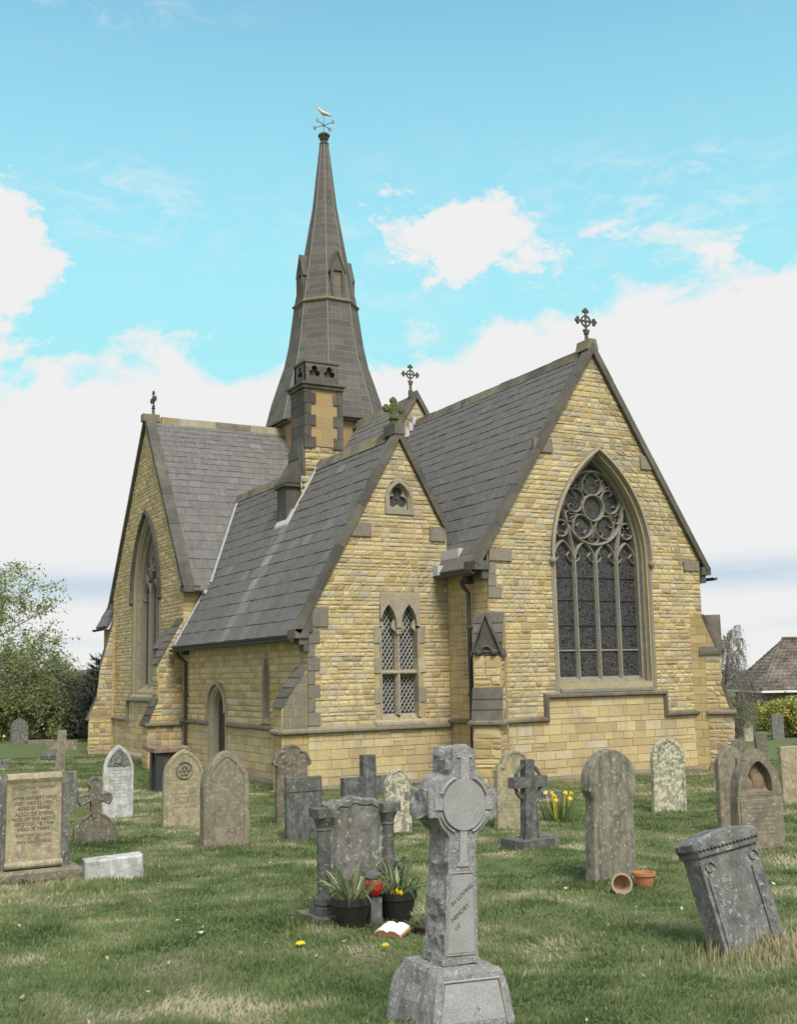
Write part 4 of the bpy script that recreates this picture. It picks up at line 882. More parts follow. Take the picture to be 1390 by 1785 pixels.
# ------------------------------------------------------------ graves
def gmat(name, base, dark, lite, lich=(.46, .46, .36), la=.25, sa=.45, sc=9, bst=.5, speck=0):
    m, nt, b = mat(name, .92, .15); p = pos(nt)
    n = noise(nt, p, sc, 7, .65); c = ramp(nt, n, [(.3, dark), (.5, base), (.7, lite)])
    st = noise(nt, scl(nt, p, (16, 16, 1.3)), 1, 4, .6); c = mix(nt, mth(nt, 'MULTIPLY', ramp(nt, st, [(.45, 0.0), (.68, 1.0)]), sa), c, dark)
    al = noise(nt, vmth(nt, 'ADD', p, (9.1, 2, 5)), 2.6, 6, .65); c = mix(nt, ramp(nt, al, [(.5, 0.0), (.68, .6)]), c, mix(nt, .5, dark, (.15, .155, .085)))
    lz = noise(nt, vmth(nt, 'ADD', p, (3.1, 7, 1)), sc * 2.6, 5, .7); c = mix(nt, ramp(nt, lz, [(.64 - la * .3, 0.0), (.70 - la * .3, min(1, .4 + la))]), c, lich)
    if speck:
        v = noise(nt, p, 260, 2, .5); c = mix(nt, speck, c, ramp(nt, v, [(.35, (.16, .16, .16)), (.5, (.42, .42, .41)), (.65, (.72, .71, .70))]))
    col(nt, b, c); bump(nt, b, mth(nt, 'ADD', n, mth(nt, 'MULTIPLY', noise(nt, p, 60, 5, .7), .4)), bst, .02); return m
SAND = gmat('buff_headstone', (.235, .20, .148), (.125, .112, .088), (.31, .27, .19), la=.2)
SANDY = gmat('yellowed_headstone', (.34, .285, .175), (.20, .178, .125), (.43, .365, .215), (.48, .46, .38), .3, .4)
GREYS = gmat('grey_headstone', (.17, .165, .148), (.075, .075, .07), (.27, .258, .225), (.45, .45, .39), .25, .8)
BROWN = gmat('brown_mottled_headstone', (.165, .145, .112), (.08, .072, .057), (.24, .208, .158), (.43, .42, .34), .25, .45)
LICH = gmat('lichened_headstone', (.33, .305, .225), (.14, .13, .10), (.46, .43, .31), (.56, .54, .40), .5, .75, 6)
DARKG = gmat('soot_dark_headstone', (.13, .13, .125), (.06, .06, .06), (.22, .215, .2), (.42, .42, .38), .15, .7)
MARB = gmat('white_marble', (.50, .495, .48), (.26, .255, .24), (.66, .655, .64), (.33, .33, .29), .3, .6, 7, .4)
GRAN = gmat('rough_grey_granite', (.20, .194, .185), (.085, .082, .078), (.32, .31, .292), (.50, .49, .46), .3, .45, 13, 1.0, .3)
GRANF = gmat('smooth_grey_granite', (.235, .228, .222), (.175, .17, .166), (.295, .287, .278), (.40, .39, .37), .1, .3, 9, .3, .42)
INK = plain('blackened_lettering', (.155, .142, .112), .9)
INKP = plain('worn_lettering', (.22, .20, .16), .95)
def inset(P, d):
    n = len(P); o = []
    for i in range(n):
        a, b, c = P[i - 1], P[i], P[(i + 1) % n]
        e0 = (b[0] - a[0], b[1] - a[1]); e1 = (c[0] - b[0], c[1] - b[1]); l0 = math.hypot(*e0) or 1; l1 = math.hypot(*e1) or 1
        n0 = (-e0[1] / l0, e0[0] / l0); n1 = (-e1[1] / l1, e1[0] / l1); k = max(.35, 1 + n0[0] * n1[0] + n0[1] * n1[1])
        o.append((b[0] + (n0[0] + n1[0]) / k * d, b[1] + (n0[1] + n1[1]) / k * d))
    return o
def ccw(P):
    a = sum(P[i][0] * P[(i + 1) % len(P)][1] - P[(i + 1) % len(P)][0] * P[i][1] for i in range(len(P))); return P if a > 0 else P[::-1]
def slab(mb, P, t, y=0, ch=.012, rim=0, rec=.012, jit=.002, back=True):
    P = ccw(P); P = [(x + R.uniform(-jit, jit), z + R.uniform(-jit, jit)) for x, z in P]; n = len(P)
    rings = [([(x, z) for x, z in inset(P, ch)], y + t / 2), (P, y + t / 2 - ch), (P, y - t / 2 + ch), (inset(P, ch), y - t / 2)]
    if rim: rings += [(inset(P, rim), y - t / 2), (inset(P, rim + .008), y - t / 2 + rec)]
    vs = [(x, yy, z) for ring, yy in rings for x, z in ring]; fs = [tuple(range(n))]
    for k in range(len(rings) - 1):
        for i in range(n):
            j = (i + 1) % n; fs.append((k * n + i, (k + 1) * n + i, (k + 1) * n + j, k * n + j)[::-1])
    fs.append(tuple(range((len(rings) - 1) * n, len(rings) * n))); fs = [f[::-1] for f in fs]
    fs[-1] = fs[-1][::-1]; fs[0] = fs[0][::-1]
    mb.add(vs, [f[::-1] if i not in (0, len(fs) - 1) else f for i, f in enumerate(fs)], .5); return mb
def outline(kind, W, H):
    w = W / 2
    if kind == 'pointed': return arch_path(w, H * .62, H, 0, 10, -.3)
    if kind == 'blunt': return arch_path(w, H - w * 1.25, H, 0, 10, -.3)
    if kind == 'round': return arch_path(w, H - w * 1.02, H, 0, 10, -.3)
    if kind == 'overhang':
        c = w * .93; A = arch_path(c, H - c * 1.08, H, 0, 11); zs = H - c * 1.08
        return [(-w * .93, -.3), (-w * .86, .12), (-w * .80, zs * .82), (-w * .96, zs * .92)] + [(x * 1.04, z) for x, z in A] + [(w * .96, zs * .92), (w * .80, zs * .82), (w * .86, .12), (w * .93, -.3)]
    if kind == 'trefoil':
        return [(-w * .78, -.3), (-w * .78, H * .72), (-w * .98, H * .74), (-w, H * .79), (-w * .93, H * .81), (-w * .84, H * .87), (-w * .66, H * .92), (-w * .42, H * .935), (-w * .40, H * .96), (-w * .27, H * .99), (0, H * 1.01),
                (w * .27, H * .99), (w * .40, H * .96), (w * .42, H * .935), (w * .66, H * .92), (w * .84, H * .87), (w * .93, H * .81), (w, H * .79), (w * .98, H * .74), (w * .78, H * .72), (w * .78, -.3)]
    if kind == 'shouldered':
        c = w * .72; zs = H - c; A = [(-math.cos(a) * c, zs + math.sin(a) * c) for a in np.linspace(.1, math.pi - .1, 11)]
        return [(-w, -.3), (-w, zs - .06), (-w * .9, zs + .03), (-c * 1.02, zs + .03)] + A + [(c * 1.02, zs + .03), (w * .9, zs + .03), (w, zs - .06), (w, -.3)]
    return [(-w, -.3), (-w, H), (w, H), (w, -.3)]
def rows(parent, z1, z0, wd, y, n, m=INKP, h=.016, name='inscription'):
    mb = MB()
    for i in range(n):
        z = z1 + (z0 - z1) * i / max(1, n - 1); L = wd * R.uniform(.55, 1); x = -L / 2
        while x < L / 2:
            k = R.uniform(.03, .09); xx = x
            while xx < min(L / 2, x + k):
                q = R.uniform(.007, .014); mb.box((xx, y - .0015, z + R.uniform(0, .003)), (xx + q * .6, y + .004, z + h * R.uniform(.75, 1))); xx += q
            x += k + .018
    return part(mb, name, m, parent)
def text(s, size, m, parent, loc, rot=(math.pi / 2, 0, 0), name='inscription', al='CENTER', ex=.0012, sp=1.0):
    c = bpy.data.curves.new(name, 'FONT'); c.body = s; c.size = size; c.align_x = al; c.extrude = ex; c.space_line = sp; c.resolution_u = 2
    t = bpy.data.objects.new('tmp', c); COL.objects.link(t); me = bpy.data.meshes.new_from_object(t); bpy.data.objects.remove(t); me.name = name
    me.materials.clear(); me.materials.append(m); o = bpy.data.objects.new(name, me); COL.objects.link(o); o.parent = parent; o.location = loc; o.rotation_euler = rot; return o
GR = 'gravestones in the churchyard'
def grave(name, label, x, y, rz=0, lean=0, tip=0, cat='gravestone', sink=0.0):
    return thing(name, label, cat, (x, y, G(x, y) - sink), rad(rz), GR, rad(tip), rad(lean))
def headstone(label, x, y, W, H, t, kind, m, rz=0, lean=0, tip=0, rim=.045, ins=None, im=INKP, plinth=False):
    o = grave('headstone', label, x, y, rz, lean, tip)
    mb = MB(); slab(mb, outline(kind, W, H), t, 0, .012, rim); part(mb, 'slab', m, o)
    if ins: rows(o, ins[0], ins[1], W * ins[3], -t / 2 + (.012 if rim else 0), ins[2], im)
    if plinth: mb = MB(); mb.box((-W * .62, -t * .9, -.3), (W * .62, t * .9, plinth)); part(mb, 'plinth', m, o)
    return o
# the left side of the churchyard
headstone('buff pointed headstone with a carved rose roundel beside its darker twin', -8.16, -3.42, .66, 1.20, .11, 'pointed', SANDY, 0, 0, 1, .05, (.72, .3, 7, .7))
o = headstone('brownish pointed headstone with a deep moulded rim and a dark streak', -8.49, -6.29, .66, 1.24, .16, 'pointed', SAND, 2, 0, -1, .075, (.82, .25, 10, .62))
k = [q for q in bpy.data.objects if q.parent and q.parent.get('label', '').startswith('buff pointed')][0].parent
mb = MB(); mb.path([(.13 * math.cos(a), -.055, .88 + .13 * math.sin(a)) for a in np.linspace(0, 2 * math.pi, 17)], .014, 5, cap=False)
for a in range(6): mb.ball((.065 * math.cos(a * 1.047), -.05, .88 + .065 * math.sin(a * 1.047)), .036, 7, 5, .5, (1, .5, 1))
mb.ball((0, -.05, .88), .03, 7, 5, .5, (1, .7, 1)); part(mb, 'rose_roundel', SAND, k)
o = headstone('white marble pointed headstone with carved spandrels beside the transept', -8.56, -.95, .54, 1.25, .10, 'pointed', MARB, 0, 0, 1, .05, (.80, .34, 9, .62), INKP)
mb = MB(); slab(mb, [(x, z) for x, z in inset(ccw(arch_path(.27, .775, 1.25, 0, 10)), .06) if z > .86] , .012, -.043, .003); mb.ball((0, -.05, .95), .05, 8, 6, .5, (1, .5, 1))
for i in range(26): mb.ball((R.uniform(-.15, .15) * (1.0), -.048, R.uniform(.88, 1.06)), R.uniform(.012, .026), 6, 4, .5, (1, .6, 1))
part(mb, 'carved_spandrel', GREYS, o)
# floral cross
o = grave('cross_headstone', 'low brown cross headstone with flared arms rising from a sloping base', -9.88, -4.81, 0, -1)
cr = [(-.055, .42), (-.06, .56), (-.13, .53), (-.20, .50), (-.245, .57), (-.23, .66), (-.17, .68), (-.09, .68), (-.065, .74), (-.11, .80), (-.08, .87), (0, .91)]
cr = [(-.30, -.3), (-.29, .22), (-.20, .33), (-.10, .39)] + cr; cr = cr + [(-x, z) for x, z in cr[-2::-1]]
mb = MB(); slab(mb, cr, .12, 0, .012, .03, .01); part(mb, 'cross', BROWN, o)
rows(o, .28, .08, .42, -.05, 4)
# scroll stone
o = grave('scroll_headstone', 'tall headstone carved as an unrolled yellowed scroll with black lettering', -11.31, -7.84, 0, 0, 0)
mb = MB(); mb.box((-.40, -.06, -.2), (.40, .16, 1.0)); mb.prism([(-.40, -.06, 1.0), (.40, -.06, 1.0), (.36, -.04, 1.1), (-.36, -.04, 1.1)], (0, .16, 0)); part(mb, 'backing_slab', GREYS, o)
mb = MB()
sec = [(.10, -.13), (.16, -.115), (.95, -.10), (1.0, -.11), (1.05, -.135), (1.09, -.12), (1.11, -.08), (1.10, -.03), (.95, -.02), (.10, -.02)]
mb.prism([(-.295, y, z) for z, y in sec], (.59, 0, 0), .5); mb.path([(-.31, -.135, .13), (.305, -.135, .13)], .042, 12); part(mb, 'scroll', SANDY, o)
mb = MB(); mb.box((-.55, -.24, -.3), (.52, .28, .05)); mb.prism([(-.55, -.24, .05), (.52, -.24, .05), (.48, -.19, .08), (-.50, -.19, .08)], (0, .42, 0)); part(mb, 'plinth', SAND, o)
L = [('IN LOVING MEMORY', .042), ('OF', .034), ('JAMES HERBERT HIRD', .042), ('DIED MAY 23, 1921,', .042), ('AGED 63 YEARS.', .042), ('ALSO OF EMMA', .050), ('WIFE OF THE ABOVE', .042), ('DIED DEC. 18, 1938', .042), ('AGED 78 YEARS.', .042)]
zs_ = [.935, .885, .825, .770, .715, .650, .598, .545, .492]
for (s_, h), z in zip(L, zs_):
    q = text(s_, h * 1.18, INK, o, (0, -.1015 - (.95 - z) * .0187 - .002, z)); q.rotation_euler = (math.pi / 2 - .0187, 0, 0)
q = text('ALSO THEIR CHILDREN\nAT REST\nPEACE PERFECT PEACE', .036, INKP, o, (0, -.1185, .435)); q.rotation_euler = (math.pi / 2 - .0187, 0, 0)
# fallen white block
o = thing('kerb_block', 'low white marble block tilted in the grass beside the scroll headstone', 'grave marker', (-10.54, -8.43, G(-10.54, -8.43)), rad(-6), None, 0, rad(-2.5))
mb = MB(); slab(mb, [(-.31, -.12), (-.31, .19), (.31, .19), (.31, -.12)], .26, .05, .02); part(mb, 'block', gmat('stained_marble', (.52, .52, .50), (.25, .25, .22), (.72, .72, .70), (.40, .41, .33), .35, .6, 8, .5), o)
# plain cross on a stepped base
o = grave('stone_cross', 'plain weathered stone cross leaning slightly on a stepped grey base', -8.78, 2.99, -8, 3)
mb = MB(); mb.prism([(-.10, -.08, .40), (.10, -.08, .40), (.085, -.07, 1.45), (-.085, -.07, 1.45)], (0, .15, 0)); mb.box((-.31, -.075, 1.06), (.31, .075, 1.25)); part(mb, 'cross', SAND, o)
mb = MB(); mb.box((-.42, -.36, -.2), (.42, .36, .22)); mb.box((-.28, -.24, .22), (.28, .24, .42)); part(mb, 'base', DARKG, o)
o = grave('grave_post', 'small square grey stone post behind the scroll headstone', -9.05, .75, 4, 0)
mb = MB(); slab(mb, [(-.14, -.2), (-.14, .74), (.14, .74), (.14, -.2)], .2, 0, .015); part(mb, 'post', GREYS, o)
o = thing('ledger_stone', 'flat pale ledger stone lying in the far grass left of the stone cross', 'ledger', (-4.5, 27.4, G(-4.5, 27.4)), rad(4))
mb = MB(); mb.box((-.5, -.3, -.1), (.5, .3, .12)); part(mb, 'slab', SAND, o)
headstone('pale arched headstone far off before the dark hedge', -5.05, 28.6, .74, 1.0, .12, 'blunt', GREYS, 0, 0, 0, 0)
o = grave('grave_kerb', 'low grey stone stump in open grass short of the far daffodils', -8.1, 13.8, 5, 0); mb = MB(); slab(mb, [(-.22, -.2), (-.22, .24), (.22, .28), (.22, -.2)], .2, 0, .02); part(mb, 'block', GREYS, o)
# dark bunker with slab lid by the buttress
o = thing('table_tomb', 'dark table tomb with an overhanging reddish slab lid by the transept buttress', 'table tomb', (-6.12, 3.99, G(-6.12, 3.99)), 0)
mb = MB(); mb.box((-.42, -.32, .86), (.42, .36, .95)); mb.prism([(-.40, -.30, .95), (.40, -.30, .95), (.36, -.26, .98), (-.36, -.26, .98)], (0, .6, 0)); part(mb, 'lid', gmat('reddish_slab', (.24, .16, .12), (.13, .1, .085), (.33, .25, .19), la=.15), o)
mb = MB(); mb.box((-.36, -.26, -.2), (-.20, -.08, .86)); part(mb, 'leg', plain('black_painted_post', (.05, .05, .056), .7), o)
mb = MB(); mb.box((-.36, .1, -.2), (-.22, .28, .86)); part(mb, 'leg', IRON, o)
mb = MB(); mb.box((-.20, -.22, -.2), (.36, .26, .86)); part(mb, 'chest', plain('brown_boards', (.13, .095, .07), .9, .1, 0, .4, 6), o)
# rubble at the wall foot
mb = MB()
for i in range(9): mb.ball((R.uniform(-.3, .3), R.uniform(-.15, .15), R.uniform(0, .10)), R.uniform(.06, .13), 6, 4, .5, (1, .8, .7))
# middle group
headstone('trefoil-topped brown headstone beneath the vestry corner buttress', -6.46, -3.78, .68, 1.22, .12, 'trefoil', BROWN, 0, 1, 0, .035, (.7, .3, 5, .5))
o = headstone('flat-topped dark grey slab with a raised family name, behind the columned tomb', -7.35, -6.32, .56, .83, .09, 'flat', DARKG, 4, 0, 0, 0)
text('THOMAS', .075, GREYS, o, (-.03, -.046, .56), ex=.004)
mb = MB(); slab(mb, [(-.27, .64), (-.27, .845), (.27, .845), (.27, .64)], .1, -.005, .008); part(mb, 'head_band', DARKG, o)
o = grave('stone_cross', 'square-cut dark cross with heavy arms standing behind the columned tomb', -6.01, -5.69, 0, 0)
mb = MB(); mb.box((-.105, -.07, -.3), (.105, .07, 1.09)); mb.box((-.43, -.068, .50), (.41, .068, .77)); part(mb, 'cross', DARKG, o)
headstone('round-topped headstone blotched with white lichen, right of the dark cross', -5.86, -6.35, .42, .90, .10, 'blunt', LICH, 0, 0, 0, .03)
# columned tomb
o = grave('columned_headstone', 'dark grey headstone flanked by two round columns on a block plinth', -9.63, -12.56, 3, 0)
top = [(-.26, .12), (-.26, .93)] + [(x, .93 + .055 * math.sin((x + .26) / .52 * math.pi) + .012 * math.cos(x * 38)) for x in np.linspace(-.24, .24, 13)] + [(.26, .93), (.26, .12)]
mb = MB(); slab(mb, top, .15, .04, .015, .05, .012, .004); part(mb, 'slab', GREYS, o); rows(o, .78, .42, .36, -.022, 7)
for s_ in (-1, 1):
    mb = MB(); mb.lathe([(.075, .16), (.085, .18), (.085, .22), (.062, .25), (.055, .27), (.055, .74), (.062, .75), (.056, .77), (.08, .83), (.085, .85)], (s_ * .30, -.02, 0), 14); mb.box((s_ * .30 - .085, -.105, .85), (s_ * .30 + .085, .065, .92)); mb.box((s_ * .30 - .09, -.11, .06), (s_ * .30 + .09, .07, .16)); part(mb, 'column', DARKG, o)
mb = MB(); mb.box((-.43, -.19, -.3), (.43, .22, .10)); part(mb, 'plinth', BROWN, o)
# right side
headstone('round-shouldered pale headstone half hidden by the small ringed cross', -4.27, -7.02, .66, 1.13, .12, 'shouldered', SANDY, 0, 1, 0, .04, (.6, .3, 4, .6))
o = grave('ringed_cross', 'small dark ringed cross on a square step beside the daffodils', -5.53, -9.19, 6, 0)
mb = MB(); mb.prism([(-.11, -.06, .12), (.11, -.06, .12), (.075, -.05, 1.08), (-.065, -.05, 1.08)], (0, .11, 0)); mb.box((-.28, -.058, .74), (.28, .058, .87)); mb.path([(.215 * math.cos(a), 0, .80 + .215 * math.sin(a)) for a in np.linspace(0, 2 * math.pi, 25)], .026, 6, cap=False); part(mb, 'cross', DARKG, o)
mb = MB(); mb.box((-.29, -.22, -.25), (.29, .22, .12)); part(mb, 'step', DARKG, o)
headstone('large round-headed grey headstone with overhanging shoulders behind the two clay pots', -6.48, -11.94, .64, 1.27, .15, 'overhang', gmat('streaked_headstone', (.225, .205, .16), (.105, .10, .084), (.32, .288, .21), (.44, .44, .37), .25, .85), 2, 1, 0, 0)
headstone('slender arched headstone crusted with pale green lichen by the east wall', -.75, -6.42, .62, 1.21, .12, 'blunt', LICH, -10, 1, 0, .06)
# leaning tablet
o = grave('leaning_headstone', 'grey tablet leaning hard sideways with a heavy moulded top and carved pilasters', -7.93, -15.22, 0, -6.5, -13, sink=.03)
TAB = gmat('leaning_tablet_stone', (.175, .172, .166), (.085, .084, .082), (.27, .267, .255), (.40, .40, .37), .25, .5, 9, .8)
mb = MB(); mb.box((-.275, -.05, -.3), (.275, .11, .74)); part(mb, 'slab', TAB, o)
mb = MB(); hd = [(-.29, .74), (-.305, .76), (-.305, .80), (-.26, .825), (-.12, .85), (0, .862), (.12, .85), (.26, .825), (.305, .80), (.305, .76), (.29, .74)]
slab(mb, hd, .22, .03, .016); mb.box((-.285, -.075, .71), (.285, .135, .74)); part(mb, 'moulded_head', TAB, o)
for s_ in (-1, 1):
    mb = MB(); mb.box((s_ * .205 - .042, -.066, .0), (s_ * .205 + .042, -.05, .57))
    for i in range(28): mb.ball((s_ * .205 + R.uniform(-.025, .025), -.066, .03 + i * .019), R.uniform(.006, .011), 5, 4)
    mb.path([(s_ * .205 + .05 * math.cos(a) * (1 - a / 9), -.062, .63 + .045 * math.sin(a) * (1 - a / 9)) for a in np.linspace(0, 6, 16)], .006, 5); part(mb, 'pilaster', TAB, o)
mb = MB()
for x in np.arange(-.26, .27, .035): mb.ball((x, -.085, .752), .009, 5, 4)
part(mb, 'beading', TAB, o)
# niche stone
o = headstone('pointed headstone with a recessed niche of reddish carving above its panel', -3.76, -11.28, .60, 1.20, .17, 'pointed', SAND, -12, 0, 0, 0)
o.children[0].name = 'tmp'; bpy.data.objects.remove(o.children[0])
P = ccw(arch_path(.29, .66, 1.20, 0, 10, -.3)); mb = MB()
Nw = lan(0, .17, .78, 1.06, .70)
flat = lambda z: (-(arch_half(z, .29, .66, 1.20) or .01), (arch_half(z, .29, .66, 1.20) or .01))
z = .70
while z < 1.195:
    zt = z + .0125
    A = iv(flat, [Nw])(z + .001); B_ = iv(flat, [Nw])(min(zt - .001, 1.198)); A = A if len(A) == len(B_) else B_
    for (a, b), (c, e) in zip(A, B_): mb.prism([(a, -.085, z), (b, -.085, z), (e, -.085, zt), (c, -.085, zt)], (0, .17, 0))
    z = zt
mb.box((-.29, -.085, .66), (.29, .085, .70)); mb.box((-.30, -.08, -.3), (.30, .085, .66)); mb.box((-.2, .03, .68), (.2, .08, 1.08)); part(mb, 'slab', SAND, o)
CLAYR = plain('reddish_carving', (.28, .205, .14), .9, .1, 0, .3, 14); mb = MB()
mb.ball((-.085, .03, .76), .10, 10, 7, .5, (.7, .35, .9)); mb.ball((.05, .03, .80), .13, 10, 7, .5, (.75, .35, 1.0)); mb.ball((.0, .03, .93), .09, 9, 6, .5, (.9, .35, .9)); mb.ball((-.03, .02, .90), .05, 7, 5, .5, (.6, .4, 1.2)); mb.prism([(-.165, -.03, .70), (.165, -.03, .70), (.15, .02, .74), (-.15, .02, .74)], (0, .05, 0)); part(mb, 'carving', CLAYR, o)
mb = MB(); slab(mb, [(-.27, .06), (-.27, .62), (.27, .62), (.27, .06)], .02, -.085, .006); part(mb, 'panel', SAND, o); rows(o, .56, .22, .42, -.096, 8)
headstone('pale arched headstone just behind the niche headstone', -2.26, -9.38, .46, 1.16, .11, 'blunt', SAND, -8, 0, 0, 0)
o = headstone('tall flat-topped buff headstone with white lichen flecks', 2.12, -6.57, .74, .98, .12, 'flat', SANDY, -6, 0, 0, 0)
o = headstone('dark peaked headstone just behind the flat-topped buff one', 3.0, -5.9, .7, 1.05, .1, 'blunt', DARKG, -6, 0, 0, .03)
headstone('speckled upright headstone near the forsythia, left of three', 30.47, 22.2, .68, 1.05, .12, 'blunt', LICH, 8, 2, 0, 0)
headstone('squat brownish headstone low in the grass before the forsythia', 14.63, 6.16, .5, .66, .1, 'round', BROWN, -5, -4, 0, 0)
headstone('tall grey rectangular headstone between the two forsythia bushes', 32.17, 21.77, .8, 1.36, .12, 'flat', GREYS, -4, 1, 0, 0)
headstone('rough mossy stump of a headstone behind the arched one', 3.9, -3.4, .5, .96, .14, 'blunt', BROWN, 0, 3, 0, 0)
o = grave('grave_marker', 'tiny white wedge marker stone leaning in the grass near the east wall', 2.30, -4.43, 20, 8); mb = MB(); slab(mb, [(-.09, -.1), (-.11, .25), (.05, .27), (.08, -.1)], .08, 0, .008); part(mb, 'block', MARB, o)
o = thing('ledger_stone', 'mossy grey slab lying against the foot of the east wall', 'ledger', (-1.2, -2.9, G(-1.2, -2.9)), rad(12)); mb = MB(); slab(mb, [(-.75, -.1), (-.75, .15), (.0, .19), (.75, .13), (.75, -.1)], .5, 0, .03); part(mb, 'slab', DARKG, o)
o = thing('rubble_stone', 'lump of grey rubble at the transept corner', 'stone', (-6.2, 16.5, G(-6.2, 16.5))); mb = MB(); mb.ball((0, 0, .1), .25, 7, 5, .5, (1.3, .9, .8)); mb.ball((.3, -.1, .05), .16, 7, 5, .5, (1.2, .9, .8)); part(mb, 'stone', DARKG, o)

# the ringed granite cross in front
o = grave('granite_cross', 'tall rough grey granite cross with a plain disc at its crossing', -10.46, -15.41, 0, 3.0)
def rough_extrude(mb, P, y0, y1, seg, amp, ch=.012, maxe=.035, taper=None, seed=0):
    P = ccw(P); Q = []
    for i in range(len(P)):
        a, b = P[i], P[(i + 1) % len(P)]; k = max(1, int(math.hypot(b[0] - a[0], b[1] - a[1]) / maxe))
        Q += [(a[0] + (b[0] - a[0]) * j / k, a[1] + (b[1] - a[1]) * j / k) for j in range(k)]
    n = len(Q); rings = []
    ys = [y0] + list(np.linspace(y0, y1, seg + 1)) + [y1]
    for r_i, y in enumerate(ys):
        edge = r_i in (0, len(ys) - 1); ring = inset(Q, ch) if edge else Q
        nr = inset(Q, -1)
        out = []
        for (x, z), (xn, zn), (xq, zq) in zip(ring, nr, Q):
            f = 0 if edge else amp * (mnoise.noise(V((x * 9 + seed, y * 9, z * 9))) * 1.0 + .7 * mnoise.noise(V((x * 24, y * 24 + seed, z * 24)))) * (.35 if r_i in (1, len(ys) - 2) else 1)
            out.append((x + (xn - xq) * f, y, z + (zn - zq) * f))
        rings.append(out)
    vs = [p for r_ in rings for p in r_]; fs = [tuple(range(n)), tuple(range((len(rings) - 1) * n, len(rings) * n))[::-1]]
    for k in range(len(rings) - 1):
        for i in range(n):
            j = (i + 1) % n; fs.append((k * n + i, (k + 1) * n + i, (k + 1) * n + j, k * n + j))
    mb.add(vs, fs)
def head(sc=1, e=0):
    zc, r = 1.125, .185 + e
    P = [(-.115 - e, .27), (-.088 - e, zc - r * .95)]
    def arc(a0, a1, n=5): return [(r * math.cos(rad(a0 + (a1 - a0) * i / (n - 1))), zc + r * math.sin(rad(a0 + (a1 - a0) * i / (n - 1)))) for i in range(n)]
    P += arc(238, 204) + [(-.225 - e, zc - .072), (-.225 - e, zc + .082)] + arc(156, 116) + [(-.078 - e, 1.44), (.078 + e, 1.44)] + arc(64, 24) + [(.225 + e, zc + .082), (.225 + e, zc - .072)] + arc(-24, -58) + [(.088 + e, zc - r * .95), (.115 + e, .27)]
    return P
mb = MB(); rough_extrude(mb, head(), -.11, .11, 8, .026, .010, .022); part(mb, 'cross', GRAN, o)
mb = MB(); zc = 1.125
bar(mb, Fr((0, -.11, 0), (1, 0, 0), (0, -1, 0)), circ(0, zc, .165, 30, 25, 65), .008, -.01, .012); 
for a0 in (22, 112, 202, 292): bar(mb, Fr((0, -.11, 0), (1, 0, 0), (0, -1, 0)), circ(0, zc, .158, 12, a0, a0 + 46), .009, -.01, .014)
mb.prism([(x, -.125, z) for x, z in circ(0, zc, .140, 28)], (0, .03, 0))
mb.box((-.028, -.119, zc + .13), (.028, -.1, 1.40)); mb.box((-.19, -.119, zc - .028), (-.12, -.1, zc + .032)); mb.box((.12, -.119, zc - .028), (.19, -.1, zc + .032)); mb.box((-.024, -.119, .80), (.024, -.1, zc - .13))
mb.box((-.05, -.118, 1.385), (.05, -.1, 1.405)); mb.box((-.038, -.118, .79), (.038, -.1, .81))
part(mb, 'carved_disc', GRANF, o)
mb = MB(); mb.prism([(-.088, -.113, .33), (.088, -.113, .33), (.066, -.113, .745), (-.066, -.113, .745)], (0, .02, 0))
bar(mb, Fr((0, -.11, 0), (1, 0, 0), (0, -1, 0)), [(-.094, .32), (-.071, .755), (.071, .755), (.094, .32)], .006, -.006, .008, True); part(mb, 'panel', GRANF, o)
text('IN LOVING', .034, INK, o, (.004, -.1145, .63), (math.pi / 2, -rad(38), 0)); text('MEMORY', .034, INK, o, (-.005, -.1145, .535), (math.pi / 2, -rad(38), 0)); text('OF', .032, INKP, o, (-.02, -.1145, .46), (math.pi / 2, -rad(38), 0))
mb = MB()
bt, bb = .205, .262
vs = []
Nn = 9
for k, (h_, a, dy) in enumerate(((-.25, .285, 0), (0, .262, 0), (.08, .245, 0), (.16, .225, 0), (.24, .207, 0), (.262, .195, 0))):
    ring = []
    for side in range(4):
        for i in range(Nn):
            q = -a + 2 * a * i / Nn; x, y = ((q, -a), (a, q), (-q, a), (-a, -q))[side]; f = 1 + (.02 * mnoise.noise(V((x * 11, y * 11, h_ * 11))) + .012 * mnoise.noise(V((x * 30, y * 30, h_ * 30)))) / a * (0.25 if side == 0 else 1.3)
            ring.append((x * f, y * f, h_ + (.006 * mnoise.noise(V((x * 20, y * 20, 1))) if k > 3 else 0)))
    vs.append(ring)
n = 4 * Nn; fs = [(k * n + i, k * n + (i + 1) % n, (k + 1) * n + (i + 1) % n, (k + 1) * n + i) for k in range(5) for i in range(n)] + [tuple(range(5 * n, 6 * n))]
mb.add([p for r_ in vs for p in r_], fs); bs = part(mb, 'base', GRAN, o)
mb = MB(); mb.add([(-.20, -.262, .01), (.20, -.262, .01), (.168, -.222, .20), (-.168, -.222, .20), (-.20, -.25, .01), (.20, -.25, .01), (.168, -.21, .20), (-.168, -.21, .20)], [(0, 1, 2, 3), (0, 4, 5, 1), (1, 5, 6, 2), (2, 6, 7, 3), (3, 7, 4, 0)])
FB = Fr((0, 0, 0), (1, 0, 0), (0, -1, 0))
mb.path([(-.215, -.268, -.02), (-.178, -.222, .21), (.178, -.222, .21), (.215, -.268, -.02)], .008, 5); part(mb, 'base_panel', GRANF, bs)

